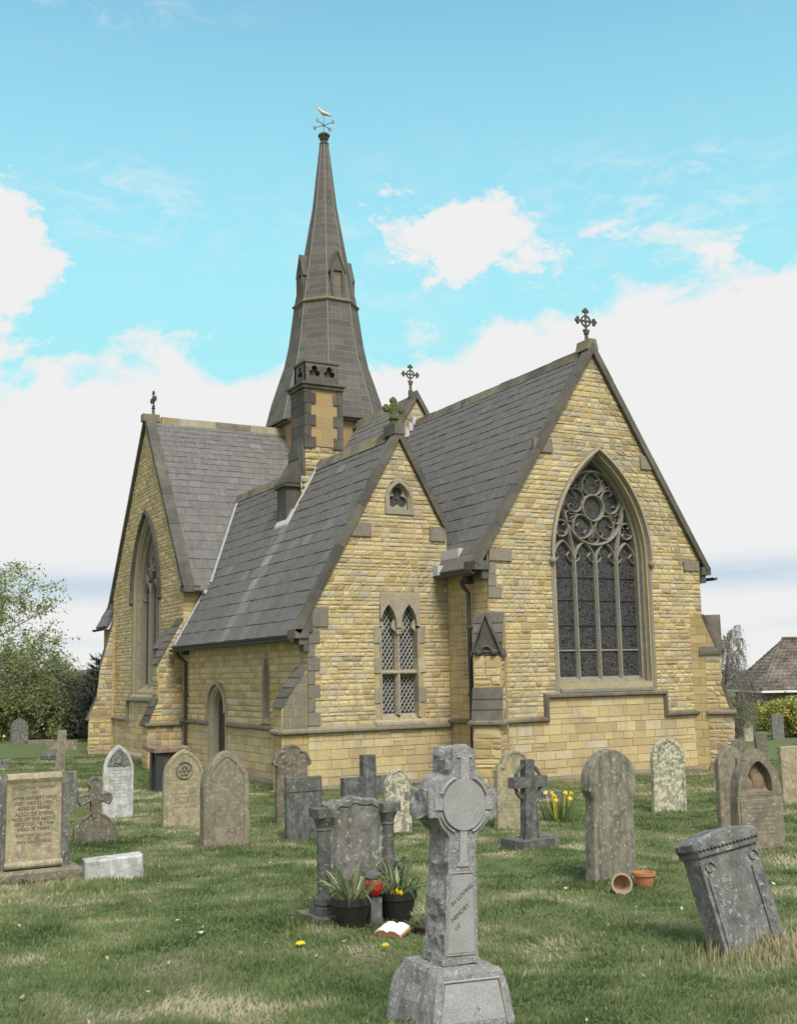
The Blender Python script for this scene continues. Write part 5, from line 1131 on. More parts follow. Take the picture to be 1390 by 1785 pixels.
# ------------------------------------------------------------ pots, flowers and small things
CLAY = plain('terracotta', (.50, .22, .10), .85, .2, 0, .25, 30); CLAYP = plain('pale_terracotta', (.48, .34, .25), .9, .15, 0, .3, 30)
BLKP = plain('black_plastic', (.028, .026, .026), .5, .4); SOIL = plain('potting_soil', (.05, .04, .03), .95)
LEAFG = bpy.data.materials.new('strap_leaves')
def leafmat(name, stops, tr=.25):
    m, nt, b = mat(name, .6, .3); c = ramp(nt, attr(nt), stops); col(nt, b, c)
    t = nd(nt, 'ShaderNodeBsdfTranslucent'); put(nt, t.inputs[0], c); ms = nd(nt, 'ShaderNodeMixShader'); ms.inputs[0].default_value = tr
    nt.links.new(b.outputs[0], ms.inputs[1]); nt.links.new(t.outputs[0], ms.inputs[2]); nt.links.new(ms.outputs[0], nt.nodes['Material Output'].inputs[0]); return m
STRAP = leafmat('strap_leaf', [(0, (.06, .10, .04)), (.5, (.14, .20, .08)), (.8, (.25, .29, .14)), (1, (.42, .40, .22))])
YEL = plain('daffodil_yellow', (.85, .62, .03), .6, .2, 0, .1); PALEY = plain('pale_petal', (.82, .72, .22), .6, .2, 0, .1)
def strap(mb, base, dirn, L, w, droop, t, n=6):
    p = V(base); d = V(dirn).normalized(); s = d.cross(V((0, 0, 1))); s = s.normalized() if s.length > 1e-3 else V((1, 0, 0)); q = R.uniform(0, 6.28); s = (s * math.cos(q) + d.cross(s) * math.sin(q)); L_ = []
    for i in range(n + 1):
        k = i / n; ww = w * (1 - k ** 3) * .5 + .0008; L_ += [p - s * ww, p + s * ww]; p = p + d * (L / n); d = (d + V((0, 0, -droop * (k + .2) / n * 2))).normalized()
    mb.add(L_, [(2 * i, 2 * i + 1, 2 * i + 3, 2 * i + 2) for i in range(n)], t)
def daffodil(mb, c, d, r=.035):
    d = V(d).normalized(); a = d.orthogonal().normalized(); b = d.cross(a); c = V(c)
    for k in range(6):
        q = k * math.pi / 3; e = a * math.cos(q) + b * math.sin(q); e2 = a * math.cos(q + .5) + b * math.sin(q + .5); e3 = a * math.cos(q - .5) + b * math.sin(q - .5); mb.add([c, c + e2 * r * .6, c + e * r + d * .004, c + e3 * r * .6], [(0, 1, 2, 3)], .5)
    mb.path([c, c + d * r * .5, c + d * r * .95], [r * .22, r * .3, r * .45], 8)
def clump(label, x, y, n, nf, h, spread, group=None, droop=.25, big=.04):
    o = thing('daffodil_clump', label, 'daffodils', (x, y, G(x, y)), 0, group); mb = MB()
    for i in range(n):
        a = R.uniform(0, 6.28); r_ = spread * math.sqrt(R.random()); strap(mb, (r_ * math.cos(a), r_ * math.sin(a), -.02), (math.cos(a) * .3, math.sin(a) * .3, 1), h * R.uniform(.6, 1), .014, droop, R.uniform(.0, .55))
    part(mb, 'leaves', STRAP, o)
    for i in range(nf):
        a = R.uniform(0, 6.28); r_ = spread * R.uniform(.3, 1.2); c = (r_ * math.cos(a), r_ * math.sin(a) - .05, h * R.uniform(.82, 1.12)); mb = MB(); mb.path([(c[0] * .6, c[1] * .6, 0), (c[0] * .9, c[1] * .9, c[2] * .8), c], .005, 5); daffodil(mb, c, (R.uniform(-.6, .3), -1, R.uniform(-.2, .3)), big); part(mb, 'flower', YEL if R.random() < .75 else PALEY, o)
    return o
clump('clump of yellow daffodils beside the small ringed cross', -2.95, -6.3, 90, 7, .38, .22, None, .25, .044)
clump('few pale daffodils under the bright green bush', -5.83, 28.4, 30, 5, .32, .25, None, .2, .07)
def lone(label, x, y, r):
    o = thing('yellow_flower', label, 'flower', (x, y, G(x, y))); mb = MB(); mb.path([(0, 0, 0), (0, 0, .05)], .004, 5); part(mb, 'stem', STRAP, o); mb = MB()
    for k in range(22):
        a = k * 2.4; q = .004 + r * math.sqrt(k / 22); mb.ball((q * math.cos(a), q * math.sin(a), .055 + .012 * (1 - k / 22)), r * .28, 5, 4)
    part(mb, 'petals', YEL, o)
lone('single yellow flower in the grass in front of the columned tomb', -10.50, -13.43, .028)
lone('small yellow flower in the grass by the open book', -10.03, -13.83, .020)
lone('yellow flower head in the grass beyond the lichened headstone', .75, -6.1, .06)
def pot(name, label, x, y, r0, r1, h, m, rim=.012, tip=None, rz=0):
    o = thing(name, label, 'flower pot', (x, y, G(x, y)), rz)
    mb = MB(); mb.lathe([(r0 * .2, 0), (r0, 0), (r1, h * .8), (r1 + rim, h * .8), (r1 + rim, h), (r1 - .006, h), (r1 - .012, h * .8), (r0 - .01, .02), (.001, .02)], (0, 0, 0), 20); part(mb, 'pot', m, o, smooth=False); return o
pot('terracotta_pot', 'orange terracotta pot standing upright behind the tipped one', -6.56, -12.52, .075, .098, .14, CLAY)
o = pot('terracotta_pot', 'pale clay pot tipped on its side with its mouth open', -6.95, -12.62, .062, .085, .15, CLAYP); o.rotation_euler = (rad(84), rad(0), rad(-28)); o.location.z += .085
def planter(label, x, y, r0, r1, h, nl, L):
    o = pot('black_plastic_pot', label, x, y, r0, r1, h, BLKP, .008); mb = MB(); mb.lathe([(.001, h - .03), (r1 - .01, h - .03), (r1 - .01, h - .025), (.001, h - .02)], (0, 0, 0), 14); part(mb, 'soil', SOIL, o); mb = MB()
    for i in range(nl):
        a = R.uniform(0, 6.28); r_ = r1 * .8 * math.sqrt(R.random()); strap(mb, (r_ * math.cos(a), r_ * math.sin(a), h - .03), (math.cos(a) * R.uniform(.2, 1), math.sin(a) * R.uniform(.2, 1.3), 1), L * R.uniform(.5, 1.15), .014, R.uniform(.4, 2.6), R.uniform(.2, 1))
    part(mb, 'leaves', STRAP, o); return o
planter('black plastic pot of drooping green strap leaves before the columned tomb', -9.83, -12.90, .09, .15, .25, 95, .34)
o = planter('black plastic pot with arching yellowed leaves and yellow daffodil heads', -9.40, -12.84, .10, .155, .25, 95, .34); mb = MB()
for i in range(4): daffodil(mb, (R.uniform(-.12, .02), -.1 + R.uniform(-.05, .05), .24 + R.uniform(-.02, .05)), (0, -1, -.5), .028)
part(mb, 'flower', YEL, o)
SHRUBM = leafmat('small_evergreen_leaf', [(0, (.05, .08, .05)), (.6, (.13, .17, .12)), (1, (.38, .42, .33))], .15)
def cloud_leaves(mb, pts, sz, tl, el=1.6):
    for p in pts:
        d = V((R.gauss(0, 1), R.gauss(0, 1), R.gauss(0, 1))).normalized(); s = d.orthogonal().normalized(); s = Matrix.Rotation(R.uniform(0, 6.28), 3, d) @ s; e = d.cross(s); z = sz * R.uniform(.6, 1.3); p = V(p)
        mb.add([p - s * z * el * .5, p + e * z * .4, p + s * z * el * .5, p - e * z * .4], [(0, 1, 2, 3)], R.uniform(*tl))
o = thing('potted_shrub', 'small bushy evergreen with pale leaf tips by the right column', 'shrub', (-9.28, -12.50, G(-9.28, -12.50))); mb = MB()
for i in range(14): a = R.uniform(0, 6.28); mb.path([(0, 0, 0), (.06 * math.cos(a), .06 * math.sin(a), .25), (.13 * math.cos(a), .13 * math.sin(a), R.uniform(.35, .46))], .004, 4)
part(mb, 'stems', SOIL, o); mb = MB(); cloud_leaves(mb, [(R.gauss(0, .07), R.gauss(0, .06), R.uniform(.08, .48)) for i in range(420)], .03, (0, 1)); part(mb, 'foliage', SHRUBM, o)
REDP = plain('red_glass', (.62, .02, .025), .3, .5, 0, .15)
o = thing('grave_lantern', 'round red grave lantern with a dark cap among the pots', 'lantern', (-9.64, -12.90, G(-9.64, -12.90) + .21)); mb = MB(); mb.lathe([(.03, .02), (.06, .05), (.075, .10), (.066, .15), (.05, .17)], (0, 0, 0), 16); part(mb, 'globe', REDP, o, smooth=True)
mb = MB(); mb.lathe([(.065, .165), (.07, .18), (.05, .215), (.015, .24), (.012, .26)], (0, 0, 0), 16); part(mb, 'cap', DARKG, o, smooth=True); mb = MB(); mb.box((-.05, -.05, -.30), (.05, .05, .025)); part(mb, 'stand', DARKG, o)
# open book
PAGE = plain('white_page', (.80, .78, .74), .7, .2, 0, .06); COVER = plain('brown_book_edge', (.42, .20, .09), .8)
o = thing('open_book', 'open stone book with white pages and a brown edge lying on the grass', 'book ornament', (-9.70, -13.32, G(-9.70, -13.32) + .03), rad(-58), None, rad(12)); o.scale = (.86, .86, .86)
for s_ in (-1, 1):
    mb = MB(); P = [(0, .045), (s_ * .03, .062), (s_ * .075, .06), (s_ * .125, .035), (s_ * .125, .02), (0, .022)]; mb.prism([(x, -.09, z) for x, z in P], (0, .18, 0)); part(mb, 'page', PAGE, o)
mb = MB(); mb.prism([(x, -.095, z) for x, z in ((-.135, .0), (.135, .0), (.135, .016), (.0, .024), (-.135, .016))], (0, .19, 0)); mb.prism([(x, -.0935, z) for x, z in ((-.126, .016), (0, .021), (.126, .016), (.126, .03), (.075, .053), (.03, .054), (0, .04), (-.03, .054), (-.075, .053), (-.126, .03))], (0, .003, 0)); part(mb, 'cover', COVER, o)
o = pot('brown_bowl', 'shallow brown bowl with a withered sprig beside the open book', -9.42, -13.36, .08, .11, .08, plain('dark_brown_clay', (.10, .065, .05), .8)); mb = MB()
for i in range(26): a = R.uniform(0, 6.28); strap(mb, (.03 * math.cos(a), .03 * math.sin(a), .05), (math.cos(a) * .8, math.sin(a) * .8, 1), R.uniform(.06, .17), .008, .8, R.uniform(.2, 1), 4)
cloud_leaves(mb, [(R.gauss(0, .06), R.gauss(0, .06), R.uniform(.08, .2)) for i in range(60)], .02, (.4, 1)); part(mb, 'sprig', STRAP, o)

# ------------------------------------------------------------ trees and shrubs
BARK = plain('grey_bark', (.25, .22, .19), .95, .1, 0, .4, 18)
L_SPRING = leafmat('spring_leaf', [(0, (.14, .19, .06)), (.5, (.27, .34, .10)), (.85, (.42, .47, .18)), (1, (.54, .56, .28))], .5)
L_WILLOW = leafmat('willow_leaf', [(0, (.15, .19, .075)), (.5, (.27, .325, .125)), (1, (.42, .46, .21))], .55)
L_DARK = leafmat('dark_leaf', [(0, (.055, .06, .04)), (.5, (.095, .10, .072)), (.85, (.15, .15, .11)), (1, (.22, .20, .155))], .3)
L_FIR = leafmat('fir_needle', [(0, (.02, .032, .024)), (.6, (.045, .062, .045)), (1, (.09, .11, .075))], .1)
L_GOLD = leafmat('forsythia_blossom', [(0, (.15, .17, .06)), (.4, (.30, .31, .08)), (.75, (.52, .47, .10)), (1, (.66, .60, .16))], .3)
L_BIRCH = leafmat('birch_twig_bud', [(0, (.20, .19, .165)), (.6, (.34, .32, .27)), (1, (.44, .43, .32))], .4)
def tree(name, label, x, y, H, spread, seed, lm, tint, nb=12, ns=5, nt_=3, lsz=.09, lpt=7, tr=.12, base=.25, up=.7, droop=0, group=None, twig=.006, lsp=.10, stems=1, jag=.12, sag=.4):
    rr = random.Random(seed); o = thing(name, label, 'tree' if H > 3 else 'shrub', (x, y, G(x, y)), 0, group); tm = MB(); P = []
    def curve(p, d, L, n, r0, r1, sg, wob):
        pts = [V(p)]; d = V(d).normalized()
        for i in range(n):
            pts.append(pts[-1] + d * (L / n)); d = (d + V((rr.uniform(-wob, wob), rr.uniform(-wob, wob), rr.uniform(-wob, wob) - sg / n))).normalized()
        tm.path(pts, [r0 + (r1 - r0) * i / n for i in range(n + 1)], 6 if r0 > .03 else 4, .5, False); return pts
    for s_ in range(stems):
        a0 = rr.uniform(0, 6.28); q = 0 if stems == 1 else .35
        T = curve((rr.uniform(-1, 1) * q * .5, rr.uniform(-1, 1) * q * .5, -.15), (q * math.cos(a0), q * math.sin(a0), 1), H * .86, 8, tr, tr * .2, -.1, .08)
        for b in range(nb):
            k = base + (1 - base) * (b + rr.random()) / nb; i = min(7, int(k * 8)); p = T[i] + (T[i + 1] - T[i]) * (k * 8 - i if k < 1 else 1)
            a = b * 2.4 + rr.uniform(-.5, .5); L = spread * (1.15 - .75 * abs(k - .45) * 1.3) * rr.uniform(.65, 1.1); B = curve(p, (math.cos(a), math.sin(a), up * rr.uniform(.4, 1.3)), L, 6, tr * (.55 - .35 * k), tr * .06 + .004, droop * .5, jag)
            for c in range(ns):
                i = 2 + (c * 4) // max(1, ns) if ns > 1 else 5; i = min(i, 5); d = (B[i + 1] - B[i]).normalized() + V((rr.gauss(0, .7), rr.gauss(0, .7), rr.gauss(.1, .5))); Cc = curve(B[i], d, L * rr.uniform(.3, .55), 5, tr * .09 + .004, .005, droop, .2)
                for t in range(nt_):
                    i2 = rr.randint(2, 4); d = (Cc[i2 + 1] - Cc[i2]).normalized() + V((rr.gauss(0, .6), rr.gauss(0, .6), rr.gauss(0, .5) - droop * .8)); Dd = curve(Cc[i2], d, L * rr.uniform(.15, .4) * (1 + droop), 4, twig, twig * .5, droop * 1.2, .18)
                    for e in range(lpt):
                        j = rr.randint(1, 4); f = rr.random(); q_ = Dd[j - 1] + (Dd[j] - Dd[j - 1]) * f; P.append(q_ + V((rr.gauss(0, lsp), rr.gauss(0, lsp), rr.gauss(0, lsp))))
    part(tm, 'trunk', BARK, o)
    n = len(P)
    if n:
        rg = np.random.default_rng(seed); C = np.array([tuple(p) for p in P]); d = rg.normal(size=(n, 3)); d /= np.linalg.norm(d, axis=1)[:, None]; s = np.cross(d, rg.normal(size=(n, 3))); s /= np.linalg.norm(s, axis=1)[:, None]; e = np.cross(d, s); z = (lsz * rg.uniform(.5, 1.3, n))[:, None]
        vs = np.stack([C - s * z * .7, C + e * z * .4, C + s * z * .7, C - e * z * .4], 1).reshape(-1, 3); mesh_np('crown', vs, 4, n, tint(rg, C, n), lm, o)
    return o
def mesh_np(name, vs, k, n, tints, m, parent=None, faces=None):
    me = bpy.data.meshes.new(name); me.vertices.add(len(vs)); me.vertices.foreach_set('co', vs.astype(np.float32).ravel())
    if faces is None: idx = np.arange(n * k, dtype=np.int32); starts = np.arange(n, dtype=np.int32) * k; tot = np.full(n, k, dtype=np.int32)
    else: idx, starts, tot = faces
    me.loops.add(len(idx)); me.loops.foreach_set('vertex_index', idx); me.polygons.add(len(starts)); me.polygons.foreach_set('loop_start', starts); me.polygons.foreach_set('loop_total', tot)
    me.materials.append(m); a = me.attributes.new('tint', 'FLOAT', 'FACE'); a.data.foreach_set('value', np.asarray(tints, dtype=np.float32)); me.update(calc_edges=True); me.validate()
    o = bpy.data.objects.new(name, me); COL.objects.link(o)
    if parent: o.parent = parent
    return o
tn = lambda lo, hi: (lambda rg, C, n: np.clip(rg.normal((lo + hi) / 2, (hi - lo) / 2.6, n), 0, 1))
BG = 'trees and shrubs round the churchyard'
tree('budding_tree', 'tallest loose tree with sparse light green spring leaves and bare twigs', -5.6, 33.6, 8.5, 3.6, 3, L_SPRING, tn(.25, 1), 18, 7, 5, .11, 19, .14, .22, .8, .15, BG, .008, .16)
tree('budding_tree', 'fuller spring tree behind the bright green bush', -9.2, 32.0, 7.4, 3.2, 8, L_SPRING, tn(.25, 1), 17, 7, 5, .11, 20, .13, .2, .7, .2, BG, .008, .17)
tree('willow_tree', 'drooping light green willow behind the far pale headstone', -4.4, 30.4, 4.3, 2.0, 5, L_WILLOW, tn(.15, .95), 16, 6, 5, .10, 16, .09, .25, .7, 1.1, BG, .006, .10)
tree('willow_tree', 'arching thin-twigged willow right of the drooping one', -2.9, 32.4, 4.0, 2.3, 15, L_WILLOW, tn(.1, .8), 13, 6, 4, .09, 9, .08, .3, .8, 1.0, BG, .006, .10)
for i, (x, y, H, sp_, lm, tt_, lb) in enumerate(((-3.4, 30.0, 2.2, 1.4, L_WILLOW, (.3, 1), 'light olive bush under the willow'), (-1.6, 29.2, 2.6, 1.6, L_DARK, (.1, .9), 'dark purplish bush beside the transept corner'), (-.3, 31.0, 3.2, 1.6, L_DARK, (.15, 1), 'taller dark bush near the fir'), (-5.6, 31.0, 1.9, 1.6, L_WILLOW, (.35, 1), 'low green bush behind the far pale headstone'), (-8.2, 30.4, 2.4, 1.7, L_SPRING, (.15, .9), 'bright green bush beyond the pale daffodils'), (-2.6, 31.2, 2.9, 1.5, L_WILLOW, (.15, .8), 'olive bush between the willow and the dark bushes'))):
    tree('bush', lb, x, y, H, sp_, 40 + i, lm, tn(*tt_), 13, 6, 4, .11, 14, .05, .08, .8, .2, BG, .006, .13, 2)
def fir(label, x, y, H, seed):
    rr = random.Random(seed); o = thing('fir_tree', label, 'tree', (x, y, G(x, y)), 0, BG); tm = MB(); tm.path([(0, 0, -.1), (0, 0, H * .5), (.05, 0, H)], [.10, .06, .015], 7); P = []; A = []
    for k in range(46):
        z = H * (.08 + .9 * k / 46); L = (H - z) * .36 + .25; a = k * 2.4
        d = V((math.cos(a), math.sin(a), .25)); p = V((0, 0, z)); pts = [p]
        for i in range(6): pts.append(pts[-1] + d * (L / 6)); d = (d + V((rr.uniform(-.1, .1), rr.uniform(-.1, .1), .05))).normalized()
        tm.path(pts, [.02, .018, .016, .013, .01, .008, .005], 4, .5, False)
        for i in range(46): f = rr.random() * 6; j = min(5, int(f)); q = pts[j] + (pts[j + 1] - pts[j]) * (f - j); P.append(q); A.append(((pts[j + 1] - pts[j]).normalized() * .8 + V((rr.gauss(0, .5), rr.gauss(0, .5), rr.gauss(.1, .4)))).normalized())
    part(tm, 'trunk', BARK, o); C = np.array([tuple(p) for p in P]); D_ = np.array([tuple(p) for p in A]); n = len(C); rg = np.random.default_rng(seed); s = np.cross(D_, rg.normal(size=(n, 3))); s /= np.linalg.norm(s, axis=1)[:, None]; L = rg.uniform(.16, .34, n)[:, None]
    vs = np.stack([C - s * .022, C + s * .022, C + D_ * L + s * .006, C + D_ * L - s * .006], 1).reshape(-1, 3); mesh_np('crown', vs, 4, n, rg.uniform(0, 1, n), L_FIR, o)
fir('dark spiky conifer peeping past the transept corner', -2.05, 27.0, 3.6, 4); fir('shorter dark conifer nearer the transept corner', -2.5, 26.4, 1.9, 6)
tree('weeping_birch', 'bare weeping birch with hanging grey twigs beyond the east wall', 23.6, 16.9, 6.1, 1.25, 21, L_BIRCH, tn(.3, 1), 22, 7, 7, .05, 4, .09, .32, 1.0, 1.9, BG, .006, .05)
tree('weeping_birch', 'low bare weeping shrub at the foot of the larger birch', 23.2, 18.6, 3.4, 1.0, 23, L_BIRCH, tn(.1, .9), 14, 6, 5, .06, 6, .06, .3, .9, 1.7, BG, .008, .05)
for i, (x, y, H, sp_, lb) in enumerate(((36.2, 29.4, 1.55, 1.2, 'yellow forsythia bush, half green, below the bungalow eaves'), (34.6, 23.0, 2.0, 1.2, 'brightest yellow forsythia bush, nearest the churchyard'), (38.6, 27.9, 1.4, 1.2, 'yellow forsythia bush between the two headstones and the bungalow'))):
    tree('forsythia_bush', lb, x, y, H, sp_, 60 + i, L_GOLD, tn(.05, 1) if i != 0 else tn(0, .8), 12, 6, 4, .10, 12, .03, .05, 1.0, .25, BG, .007, .12, 3)
for i, (x, y, H, sp_, lb) in enumerate(((27.8, 21.6, 1.9, 1.5, 'brownish bush left of the speckled headstone'), (33.5, 26.5, 1.8, 1.6, 'greenish bush behind the speckled headstone'), (29.6, 26.8, 2.2, 1.7, 'brown twiggy bush behind the birch'))):
    tree('bush', lb, x, y, H, sp_, 80 + i, L_DARK if i in (0, 2) else L_WILLOW, tn(.5, 1) if i in (0, 2) else tn(0, .75), 12, 6, 4, .10, 12, .04, .06, .8, .3, BG, .006, .13, 2)

# ------------------------------------------------------------ bungalow on the right
HB = thing('bungalow', 'brick bungalow with a brown tiled hipped roof and a white window', 'house', (40.16, 30.30, -1.32), math.atan2(-RH[1] * -1, RH[0]) * 1)
HB.rotation_euler = (0, 0, math.atan2(-0.4807, 0.8769))
TILE = stone_mat('brown_roof_tile', [(0, (.085, .072, .062)), (.5, (.125, .105, .09)), (1, (.18, .15, .125))], .5, .5, 8)
BRK = masonry('brown_brick', (.16, .12, .095), (.20, .145, .11), (.24, .215, .19), .225, .075, .3, .01, (.13, .10, .085), .4)
WPAINT = plain('white_paint', (.78, .78, .77), .5, .4, 0, .06)
mb = MB(); mb.box((.45, .45, -.5), (12, 7.2, 2.30)); part(mb, 'wall', BRK, HB)
def tiles(P0, P1, Rg0, Rg1, parent):
    mb = MB(); P0, P1, A, B = V(P0), V(P1), V(Rg0), V(Rg1); n = 15
    for k in range(n):
        a0, a1 = k / n, (k + 1) / n + .02; L0, R0 = P0 + (A - P0) * a0, P1 + (B - P1) * a0; L1, R1 = P0 + (A - P0) * min(1, a1), P1 + (B - P1) * min(1, a1); w = max(2, int((R0 - L0).length / .29))
        up = (P1 - P0).normalized().cross(A - P0).normalized(); up = up if up.z > 0 else -up
        for i in range(w):
            t0, t1 = i / w, (i + 1) / w; q = [L0 + (R0 - L0) * t0, L0 + (R0 - L0) * t1, L1 + (R1 - L1) * t1, L1 + (R1 - L1) * t0]; m_ = (q[0] + q[1]) / 2; m2 = (q[2] + q[3]) / 2; e = up * R.uniform(.04, .055)
            mb.add([q[0] + e * .4, m_ + e * 1.9, q[1] + e * .4, q[0] - e * .5, q[1] - e * .5, q[2] + e * .1, m2 + e * .9, q[3] + e * .1], [(0, 1, 6, 7), (1, 2, 5, 6), (3, 4, 2, 1, 0)], R.random())
    return part(mb, 'roof', TILE, parent)
rf = tiles((0, 0, 2.38), (12.4, 0, 2.38), (2.85, 3.8, 5.62), (12.4, 3.8, 5.62), HB); tiles((0, 7.6, 2.38), (0, 0, 2.38), (2.85, 3.8, 5.62), (2.85, 3.8, 5.62), HB)
tiles((12.4, 7.6, 2.38), (0, 7.6, 2.38), (12.4, 3.8, 5.62), (2.85, 3.8, 5.62), HB)
mb = MB(); mb.path([(0, 0, 2.43), (2.85, 3.8, 5.70), (12.4, 3.8, 5.70)], .10, 8); part(mb, 'ridge_tile', TILE, rf)
mb = MB(); mb.box((-.06, -.10, 2.22), (12.4, .0, 2.36)); mb.box((-.06, -.1, 2.22), (.0, 7.6, 2.36)); mb.box((.0, .0, 2.24), (12.4, .5, 2.3)); part(mb, 'gutter', WPAINT, HB)
mb = MB(); x0, x1, z0, z1 = 1.62, 4.4, 1.30, 1.95
mb.box((x0, .38, z0 - .10), (x1, .50, z0)); mb.box((x0, .38, z1), (x1, .50, z1 + .06))
for x in (x0, x0 + .90, x0 + 1.84, x1 - .06): mb.box((x, .38, z0), (x + .08, .50, z1))
wn_ = part(mb, 'window', WPAINT, HB); mb = MB(); mb.box((x0 + .02, .43, z0), (x1 - .02, .44, z1)); part(mb, 'glass', GLASS2, wn_)

# ------------------------------------------------------------ far hills and woodland
def hills():
    m, nt, b = mat('distant_woodland', .95, .05); p = pos(nt)
    n = noise(nt, scl(nt, p, (.12, .12, .25)), 1, 6, .7); c = ramp(nt, n, [(.3, (.10, .105, .095)), (.5, (.17, .165, .145)), (.7, (.23, .23, .175))]); col(nt, b, c)
    th = np.linspace(-1.25, 1.25, 900); V_ = []; rings = 9
    for k in range(rings):
        f = k / (rings - 1); d_ = 430 + 330 * f
        for a in th:
            lift = 11.8 - 7.2 * ss(-.12, .20, a); x = -13.8 + d_ * (FH[0] * math.cos(a) + RH[0] * math.sin(a)); y = -21.0 + d_ * (FH[1] * math.cos(a) + RH[1] * math.sin(a))
            z = -4.6 + lift * float(ss(0, .75, f)) * (1 if f < .9 else .85) + (.0 if k == 0 else 2.0 * float(vnoise(np.array(x), np.array(y), 7.0, 5)) + .9 * float(vnoise(np.array(x), np.array(y), 2.5, 6))) * (.4 + .6 * f)
            V_.append((x, y, z))
    n = len(th); F_ = [(k * n + i, k * n + i + 1, (k + 1) * n + i + 1, (k + 1) * n + i) for k in range(rings - 1) for i in range(n - 1)]
    me = bpy.data.meshes.new('hills'); me.from_pydata(V_, [], F_); me.materials.append(m); me.update(); o = bpy.data.objects.new('hills', me); COL.objects.link(o); tag(o, kind='structure')
hills()

# ------------------------------------------------------------ grass
def grass():
    rg = np.random.default_rng(5); N = 740000
    u = rg.random(N); r = np.where(rg.random(N) < .30, 2.0 + 4.0 * np.sqrt(u), 0)
    r2 = (np.sqrt(5.) + rg.random(N) * (np.sqrt(40.) - np.sqrt(5.))) ** 2; r = np.where(r > 0, r, r2)
    a = rg.uniform(-.60, .64, N)
    x = -13.8 + r * (FH[0] * np.cos(a) + RH[0] * np.sin(a)); y = -21.02 + r * (FH[1] * np.cos(a) + RH[1] * np.sin(a))
    p1 = vnoise(x, y, .42, 21); p2 = vnoise(x, y, 1.5, 22); p3 = vnoise(x, y, .16, 23); dry = .5 * p1 + .35 * p2 + .25 * p3
    tall = np.zeros(N); dryx = np.zeros(N)
    for cx, cy, rr_, t_, d_ in ((-7.8, -15.40, .34, 1.7, .65), (-7.95, -15.15, .42, 1.4, .4), (-8.35, -15.2, .25, 1.6, .6), (-8.6, -16.6, .7, .8, .5), (-10.1, -14.9, .3, .7, .0), (-10.75, -15.85, .4, .7, .05), (-12.0, -14.9, .35, 1.0, -.6), (-10.2, -12.6, .4, .8, -.1), (-8.49, -6.5, .5, 1.2, -.3), (-9.9, -5.0, .5, 1.1, -.2), (-7.35, -6.5, .5, 1.0, -.3), (-6.55, -12.2, .5, .6, -.1), (-5.53, -9.5, .5, .6, -.2), (-11.25, -8.3, .8, .7, -.3), (-3.76, -11.5, .5, .7, -.2), (-12.9, -16.3, .5, .9, .4), (-13.2, -15.3, .4, .8, .3)):
        q = np.exp(-((x - cx) ** 2 + (y - cy) ** 2) / (rr_ * rr_)); tall += t_ * q; dryx += d_ * q
    inch = (x > -3.72) & (y > 1.72) | (x > -.02) & (y > -.02) & (x < 6.4) | (x > -3.7) & (y > 10.6)
    keep = ~inch; x, y, r, p1, p2, p3, dry, tall, dryx, a = [q[keep] for q in (x, y, r, p1, p2, p3, dry, tall, dryx, a)]; n = len(x)
    z = ground(x, y) + lump(x, y) - .006
    cl = vnoise(x, y, .3, 41) * .6 + vnoise(x, y, .75, 42) * .4; h = (.026 + .014 * p2 + .045 * np.clip(cl - .32, 0, 1) ** 1.4) * rg.uniform(.5, 1.35, n) * (1 + tall) * (1 + .25 * ss(10, 30, r)); h = np.where(rg.random(n) < .03, h * 1.8, h)
    wd = (.0022 + .00042 * r) * rg.uniform(.7, 1.4, n)
    th = rg.uniform(0, 2 * np.pi, n); ln = rg.normal(.35, .28, n) + .55 * ss(.62, .9, dry); fl = vnoise(x, y, .8, 31) * 9
    lx = np.cos(th * .35 + fl) * ln; ly = np.sin(th * .35 + fl) * ln; sx = -np.sin(th) * wd; sy = np.cos(th) * wd
    B = np.stack([x, y, z], 1); mid = B + np.stack([lx * h * .35, ly * h * .35, h * .58], 1); tip = B + np.stack([lx * h, ly * h, h * np.clip(1 - .35 * np.abs(ln), .35, 1)], 1); Sd = np.stack([sx, sy, sx * 0], 1)
    vs = np.stack([B - Sd, B + Sd, mid + Sd * .75, mid - Sd * .75, tip], 1).reshape(-1, 3); i0 = np.arange(n, dtype=np.int32)[:, None] * 5
    idx = np.concatenate([i0 + np.array([[0, 1, 2, 3]]), i0 + np.array([[3, 2, 4]])], 1).astype(np.int32).ravel()
    st = (np.arange(n)[:, None] * 7 + np.array([[0, 4]])).astype(np.int32).ravel(); tot = np.tile(np.array([4, 3], dtype=np.int32), n)
    t = np.clip(.30 + 1.6 * np.clip(dry - .46, -.3, 1) - .12 * (cl - .5) + dryx * .6 + rg.normal(0, .075, n) + np.where(rg.random(n) < .07, .35, 0) + .32 * ss(.60, .78, p1 * .6 + p3 * .4) * ss(.35, .7, p2 + .15 * vnoise(x, y, 4.0, 51)), 0, 1); t = np.repeat(t, 2)
    m = leafmat('grass_blade', [(0, (.125, .17, .065)), (.25, (.19, .245, .095)), (.48, (.265, .315, .13)), (.62, (.36, .365, .19)), (.85, (.49, .43, .265)), (1, (.60, .53, .37))], .55)
    o = mesh_np('grass', vs, 0, n, t, m, None, (idx, st, tot)); tag(o, 'short rough turf with straw-coloured patches covering the churchyard', 'grass', kind='stuff')
grass()
